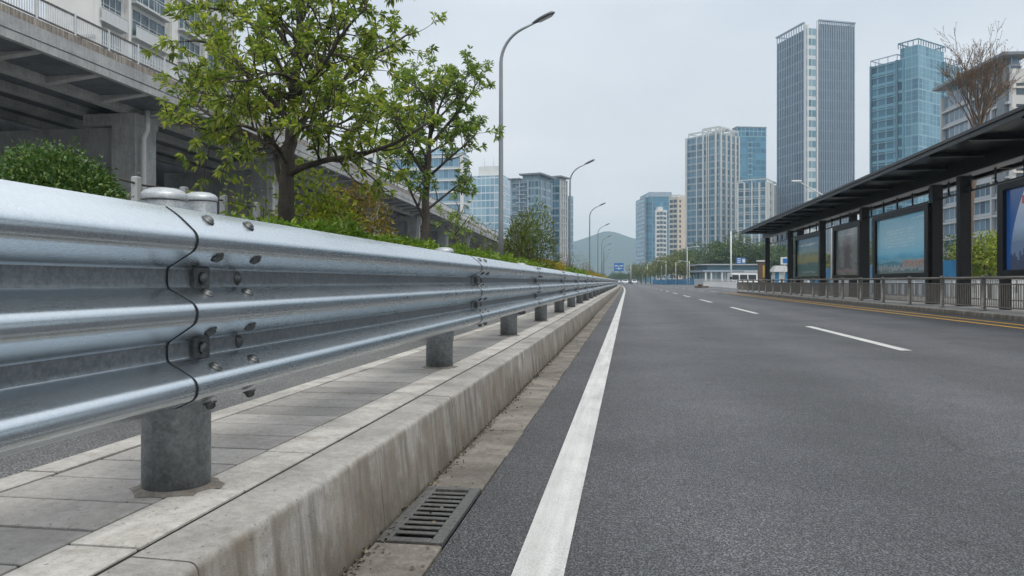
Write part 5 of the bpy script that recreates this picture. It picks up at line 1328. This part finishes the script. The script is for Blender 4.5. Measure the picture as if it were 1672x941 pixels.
# ------------------------------------------------------------------ far cars
def car(label, u, d, paint, oncoming=True, van=False):
    p = P(u, HY, d)
    t = thing('van' if van else 'car', label, 'van' if van else 'car', (p.x, p.y, 0), 0 if oncoming else math.pi, None if van else 'cars far along the road')
    m = MB(); w = 0.90
    if van: side = [(-2.3, 0.35), (-2.3, 1.0), (-1.7, 1.25), (-1.1, 1.95), (2.3, 1.98), (2.35, 0.35)]
    else: side = [(-2.25, 0.32), (-2.28, 0.72), (-1.1, 0.95), (-0.35, 1.42), (1.0, 1.45), (1.75, 1.02), (2.2, 0.95), (2.25, 0.35)]
    a = [m.vert((-w * (0.82 if z > 1.2 else 1), y, z)) for y, z in side]; b = [m.vert((w * (0.82 if z > 1.2 else 1), y, z)) for y, z in side]
    n = len(side)
    for i in range(n): j = (i + 1) % n; m.face((a[i], a[j], b[j], b[i]))
    m.face(a[::-1]); m.face(b); m.build('body', MAT[paint], t)
    m = MB()
    if van: m.quad((-0.7, -1.62, 1.28), (0.7, -1.62, 1.28), (0.62, -1.17, 1.84), (-0.62, -1.17, 1.84))
    else:
        m.quad((-0.74, -1.06, 0.995), (0.74, -1.06, 0.995), (0.62, -0.42, 1.395), (-0.62, -0.42, 1.395)); m.quad((-0.7, 1.70, 1.07), (0.7, 1.70, 1.07), (0.62, 1.08, 1.415), (-0.62, 1.08, 1.415))
    for v in range(len(m.v)): m.v[v] = (m.v[v][0], m.v[v][1] + (-0.012 if m.v[v][1] < 0 else 0.012), m.v[v][2] + 0.015)
    m.build('windscreen', MAT['car_glass'], t)
    if van:
        for s_ in (-1, 1):
            for y0_, y1_ in ((-1.0, 0.0), (0.15, 1.1), (1.25, 2.1)):
                m = MB(); m.quad((s_ * 0.885, y0_, 1.1), (s_ * 0.885, y1_, 1.1), (s_ * 0.765, y1_, 1.72), (s_ * 0.765, y0_, 1.72)); m.build('side_window', MAT['car_glass'], t)
        t.rotation_euler = (0, 0, math.pi / 2 + TH)
    w0 = None
    for x in (-0.8, 0.8):
        for y in (-1.4, 1.4):
            m = MB(); m.lathe([(0.02, -0.11), (0.31, -0.11), (0.33, 0), (0.31, 0.11), (0.02, 0.11)], (0, 0, 0), 14, 0, Matrix.Translation((x, y, 0.33)) @ Matrix.Rotation(math.pi / 2, 4, 'Y')); m.build('wheel', MAT['tyre'], t)
    for x in (-0.62, 0.62):
        m = MB(); m.box(x - 0.18, x + 0.18, -2.31, -2.275, 0.58, 0.74); m.build('headlight', MAT['lamp_lens'], t)
        m = MB(); m.box(x - 0.18, x + 0.18, 2.24, 2.28, 0.62, 0.82); m.build('tail_light', MAT['red_lamp'], t)
car('white car in the middle of the far group of cars', 1021, 245, 'car_white')
car('white car leftmost in the far group, beside the end of the rail', 1007.5, 268, 'car_white')
car('dark car in the far group between two white cars', 1029.5, 262, 'car_dark')
car('silver white car rightmost in the far group', 1036, 256, 'car_white')
car('silver car farther back behind the far group of cars', 1014, 330, 'car_silver')
car('small dark car farthest back near the hill foot', 1009, 400, 'car_dark')
car('white van parked before the pavilion right of the white pole', 1219, 100, 'car_white', True, True)
bpy.context.view_layer.update()

# ------------------------------------------------------------------ far trees
def far_tree_proto(name, label, h, r, n, leaf, mat, seed, group):
    global rng
    t = thing(name, label, 'tree', (0, 0, 0), 0, group)
    m = MB(); m.tube([(0, 0, 0), (0.05, 0, h * 0.3), (0, 0.05, h * 0.6)], [0.045 * h * 0.5, 0.035 * h * 0.5, 0.01], 8)
    for k in range(6):
        a = 1.05 * k; m.tube([(0, 0, h * (0.28 + 0.03 * k)), (r * 0.4 * math.cos(a), r * 0.4 * math.sin(a), h * 0.5), (r * 0.75 * math.cos(a), r * 0.75 * math.sin(a), h * 0.68)], [0.012 * h, 0.008 * h, 0.003 * h], 5, caps=False)
    m.build('trunk', MAT['bark'], t)
    nb = 16
    cb = rng.normal(size=(nb, 3)) * np.array([0.42 * r, 0.42 * r, 0.15 * h]) + np.array([0, 0, h * 0.62])
    rb = rng.uniform(0.30, 0.52, nb) * r
    ci = rng.integers(0, nb, n); v = rng.normal(size=(n, 3)); v /= np.linalg.norm(v, axis=1, keepdims=True)
    p = cb[ci] + v * (rb[ci] * rng.uniform(0.6, 1.05, n))[:, None] * np.array([1, 1, 0.8])
    d = v + rng.normal(size=(n, 3)) * 0.6; L = rng.uniform(leaf * 0.6, leaf * 1.3, n)
    leaf_mesh('crown', p, d, L, L * 0.6, mat, t, 0.2)
    return t
bt = far_tree_proto('far_tree', 'dense green tree rising behind the white pavilion', 8.6, 4.2, 3800, 0.38, MAT['leaf_far'], 1, 'big green trees behind the pavilion')
bt2 = far_tree_proto('far_tree', 'olive green roadside tree in the far row', 5.2, 2.2, 1800, 0.30, MAT['leaf_far2'], 2, 'small trees of the far row')
def put(o, u, d, s=1.0, rz=0.0, lab=None, first=False, z=0.0):
    c = o if first else copy_tree(o)
    p = P(u, HY, d); c.location = (p.x, p.y, z); c.scale = (s, s, s); c.rotation_euler = (0, 0, rz)
    if lab: c['label'] = lab
    return c
put(bt, 1176, 180, 1.4, 0, 'dense round green tree behind the pavilion left of the white pole', True)
for k, (u, d, s, lab) in enumerate(((1160, 190, .72, 'lower green tree behind the left end of the pavilion'), (1219, 185, .82, 'green tree behind the blue roof sign'), (1240, 180, .88, 'green tree behind the brown stop board'), (1258, 190, .8, 'green tree seen between the two end posts of the shelter'), (1283, 190, .9, 'green tree behind the kiosk, seen through the shelter'), (1118, 230, .95, 'dark green tree at the foot of the cream block'), (1200, 200, .75, 'green tree right behind the white pole'))):
    put(bt, u, d, s * 1.5, 1.1 * k + 0.5, lab)
put(bt2, 1130, 185, 1.15, 0, 'yellowish olive tree in front of the ribbed tower, left of the pavilion', True)
row = [(1040, 300, 1.0), (1047, 280, .95), (1054, 262, 1.0), (1062, 255, .9), (1070, 240, 1.0), (1079, 232, .95), (1088, 222, 1.05), (1097, 212, .95), (1106, 205, 1.1), (1115, 196, 1.0)]
for k, (u, d, s) in enumerate(row): put(bt2, u, d, s * 1.45, 0.8 * k, 'small olive tree in the even row behind the far blue hoarding')
for k in range(14): put(bt, 995 + 4.2 * k, 520 - 6 * k, 0.62 + 0.12 * (k % 3), 0.7 * k, 'dark green tree in the far cluster closing the road under the hill')['group'] = 'trees closing the far road'
for k in range(7): put(bt2, 938 + 8.5 * k, 150 + 24 * k, 0.72, 0.9 * k, 'small tree behind the far end of the hedge')['group'] = 'small trees behind the far hedge'
gt = far_tree_proto('small_green_tree', 'bright yellow green young tree seen through the shelter between thick post and nearest poster', 3.6, 1.25, 2600, 0.17, MAT['leaf_yellow'], 3, None)
put(gt, 1616, 38, 1.0, 0.4, None, True)
c = put(bt, 1583, 62, 0.52, 2.0, 'dark green tree behind the bright green one, seen through the shelter'); c = put(bt, 1660, 58, 0.55, 1.0, 'dark green tree behind the nearest poster case')
put(bt2, 1550, 60, 0.65, 2.2, 'drab olive tree seen between the two thick shelter posts')
put(bt2, 1420, 75, 0.9, 1.2, 'olive tree seen just right of the grey poster case'); put(bt2, 1352, 90, 0.85, 2.9, 'olive tree seen between the two far poster cases')

# bare tree behind the shelter
D4 = 36.0; b4 = P(1577, 460, D4)
t = thing('bare_tree', 'bare brown tree with a few dry leaves rising above the shelter roof', 'tree', (b4.x, b4.y, 0))
mb = MB(); C = []; Dd = []
def branch(p, d, L, r, lev):
    n = 5; pts_ = [p]; dd = d.copy()
    for k in range(n): dd = (dd + rv(0.09) + Vector((0, 0, 0.05))).normalized(); pts_.append(pts_[-1] + dd * L / n)
    mb.tube(pts_, [max(0.006, r * (1 - 0.6 * k / n)) for k in range(n + 1)], 6 if lev < 2 else 4, caps=False)
    if lev >= 4:
        for _ in range(2): C.append(pts_[random.randint(2, 5)]); Dd.append(dd + rv(0.6))
        return
    for k in range(random.randint(3, 5) if lev else 7):
        f = random.uniform(0.3, 1.0); i = min(n - 1, int(f * n)); sd = rv(); sd = (sd - dd * sd.dot(dd)).normalized()
        nd = (dd * random.uniform(0.7, 1.1) + sd * random.uniform(0.35, 0.65) + Vector((0, 0, 0.22))).normalized()
        branch(pts_[i].lerp(pts_[i + 1], random.random()), nd, L * random.uniform(0.5, 0.68), r * (1 - 0.55 * f) * 0.5, lev + 1)
mb.tube([(b4.x, b4.y, 0), tuple(P(1585, 330, D4)), tuple(P(1598, 235, D4)), tuple(P(1598, 215, D4))], [0.17, 0.14, 0.11, 0.08], 10)
tp = P(1598, 218, D4)
branch(tp, Vector((0.05, 0, 1)), 2.1, 0.09, 1)
for k in range(13):
    a = k * 2.4; q = 0.18 + 0.42 * ((k * 0.618) % 1)
    branch(tp + Vector((0, 0, -0.5 + 0.12 * k)), Vector((math.cos(a) * q, math.sin(a) * q, 1.0)).normalized(), 2.0 + 0.5 * ((k * 0.37) % 1), 0.045, 1)
W(mb, 'trunk', MAT['twig'], t)
C = np.array([tuple(p) for p in C]); Dd = np.array([tuple(p) for p in Dd]); L = rng.uniform(0.05, 0.11, len(C))
leaf_mesh('crown', C, Dd, L, L * 0.5, MAT['leaf_dry'], t, 0.5)

# ------------------------------------------------------------------ hill
def hill(name, pk_u, pk_v, d, wl, wr, depth):
    m = MB(); pk = P(pk_u, HY, d); h = (HY - pk_v) / F * d + CAMZ
    nx, ny = 60, 26; ids = {}
    rgt = Vector((CT, ST, 0)); fwd = Vector((-ST, CT, 0))
    for i in range(nx):
        for j in range(ny):
            a = -1 + 2 * i / (nx - 1); b = -1 + 2 * j / (ny - 1)
            x = a * (wl if a < 0 else wr); y = b * depth
            q = min(1.0, math.hypot(a, b * 0.9))
            z = h * (1 - q) ** 1.15 * (1 + 0.25 * (1 - q) * q) 
            z += (math.sin(a * 9 + b * 5) * 0.03 + math.sin(a * 23 + 2) * 0.012 + math.sin(b * 17 + a * 31) * 0.010) * h * (1 - q) * (1 if q > 0.06 else q / 0.06)
            ids[i, j] = m.vert(pk + rgt * x + fwd * y + Vector((0, 0, z - CAMZ - 0.5)))
    for i in range(nx - 1):
        for j in range(ny - 1): m.face((ids[i, j], ids[i + 1, j], ids[i + 1, j + 1], ids[i, j + 1]), 0, None, True)
    t = NT(name + '_forest'); c = t.pos()
    k = t.ramp(t.noise(c, 0.05, 8, 0.7), [(0.35, (0.018, 0.040, 0.030)), (0.65, (0.045, 0.080, 0.055))])
    t.bump(t.noise(c, 0.09, 6, 0.7), 0.8, 8.0)
    o = struct(m.build(name, t.set(Base_Color=k, Roughness=0.95)))
    return o
hill('hill', 990, 375.5, 2250, 480, 440, 250)
hill('far_hill', 1035, 420, 2500, 560, 560, 150)

# ------------------------------------------------------------------ sky, sun, air, camera
HAZE = 0.00042
t = m_h = bpy.data.materials.new('haze_air'); t.use_nodes = True; nt = t.node_tree; nt.nodes.clear()
o_ = nt.nodes.new('ShaderNodeOutputMaterial'); v_ = nt.nodes.new('ShaderNodeVolumePrincipled')
v_.inputs['Color'].default_value = (0.64, 0.85, 1.0, 1); v_.inputs['Density'].default_value = HAZE; v_.inputs['Anisotropy'].default_value = 0.2
nt.links.new(v_.outputs[0], o_.inputs['Volume'])
m = MB(); m.box(-2600, 2600, -320, 2800, -1.2, 190); hz = m.build('haze', t); hz['kind'] = 'stuff'

SUN_EL, SUN_AZ = R(58), R(130)     # azimuth clockwise from +Y (road direction): behind and to the right
w = bpy.data.worlds.new('World'); SC.world = w; w.use_nodes = True; nt = w.node_tree
bg = nt.nodes['Background']; sky = nt.nodes.new('ShaderNodeTexSky'); sky.sky_type = 'NISHITA'; sky.sun_disc = False
sky.sun_elevation = SUN_EL; sky.sun_rotation = SUN_AZ; sky.air_density = 1.5; sky.dust_density = 4.0
tc = nt.nodes.new('ShaderNodeTexCoord'); sp = nt.nodes.new('ShaderNodeSeparateXYZ'); nt.links.new(tc.outputs['Generated'], sp.inputs[0])
rp = nt.nodes.new('ShaderNodeValToRGB'); nt.links.new(sp.outputs[2], rp.inputs[0])
cr = rp.color_ramp; cr.elements[0].position = 0.0; cr.elements[0].color = (1.26, 1.16, 1.08, 1); cr.elements[1].position = 1.0; cr.elements[1].color = (1.28, 1.29, 1.30, 1)
e = cr.elements.new(0.13); e.color = (0.745, 0.757, 0.785, 1); e = cr.elements.new(0.33); e.color = (0.65, 0.695, 0.75, 1); e = cr.elements.new(0.52); e.color = (1.12, 1.15, 1.19, 1)
mp = nt.nodes.new('ShaderNodeMapping'); nt.links.new(tc.outputs['Generated'], mp.inputs[0]); mp.inputs['Scale'].default_value = (1, 1, 2.4)
nz = nt.nodes.new('ShaderNodeTexNoise'); nt.links.new(mp.outputs[0], nz.inputs['Vector']); nz.inputs['Scale'].default_value = 1.9; nz.inputs['Detail'].default_value = 6; nz.inputs['Roughness'].default_value = 0.5
nr = nt.nodes.new('ShaderNodeValToRGB'); nt.links.new(nz.outputs[0], nr.inputs[0]); nr.color_ramp.elements[0].position = 0.3; nr.color_ramp.elements[0].color = (0.77, 0.81, 0.84, 1); nr.color_ramp.elements[1].position = 0.7; nr.color_ramp.elements[1].color = (1.07, 1.055, 1.045, 1)
mu = nt.nodes.new('ShaderNodeMix'); mu.data_type = 'RGBA'; mu.blend_type = 'MULTIPLY'; mu.inputs[0].default_value = 1.0
nt.links.new(rp.outputs[0], mu.inputs[6]); nt.links.new(nr.outputs[0], mu.inputs[7])
sc_ = nt.nodes.new('ShaderNodeVectorMath'); sc_.operation = 'SCALE'; sc_.inputs[3].default_value = 10.0; nt.links.new(mu.outputs[2], sc_.inputs[0])
mx = nt.nodes.new('ShaderNodeMix'); mx.data_type = 'RGBA'; mx.inputs[0].default_value = 0.93
nt.links.new(sky.outputs[0], mx.inputs[6]); nt.links.new(sc_.outputs[0], mx.inputs[7]); nt.links.new(mx.outputs[2], bg.inputs[0]); bg.inputs[1].default_value = 0.10
sl = bpy.data.lights.new('sun', 'SUN'); sl.energy = 1.5; sl.angle = R(14); sl.color = (1.0, 0.96, 0.90); so = bpy.data.objects.new('sun', sl); COL.objects.link(so)
dirv = Vector((math.sin(SUN_AZ) * math.cos(SUN_EL), math.cos(SUN_AZ) * math.cos(SUN_EL), math.sin(SUN_EL)))
so.rotation_mode = 'QUATERNION'; so.rotation_quaternion = dirv.to_track_quat('Z', 'Y'); so.location = (20, -20, 60)

cam = bpy.data.cameras.new('camera'); co = bpy.data.objects.new('camera', cam); COL.objects.link(co); SC.camera = co
cam.sensor_width = 36.0; cam.lens = 36.0 * F / 1672.0; cam.shift_y = -10.5 / 1672.0; cam.clip_start = 0.05; cam.clip_end = 8000
co.location = (0, 0, CAMZ); co.rotation_euler = (math.pi / 2, 0, TH)
vs = SC.view_settings; vs.view_transform = 'Standard'; vs.look = 'None'; vs.exposure = 0.31; vs.gamma = 1.0; vs.use_curve_mapping = False
cy = SC.cycles; cy.max_bounces = 7; cy.diffuse_bounces = 3; cy.glossy_bounces = 3; cy.transmission_bounces = 3; cy.volume_bounces = 0; cy.transparent_max_bounces = 4
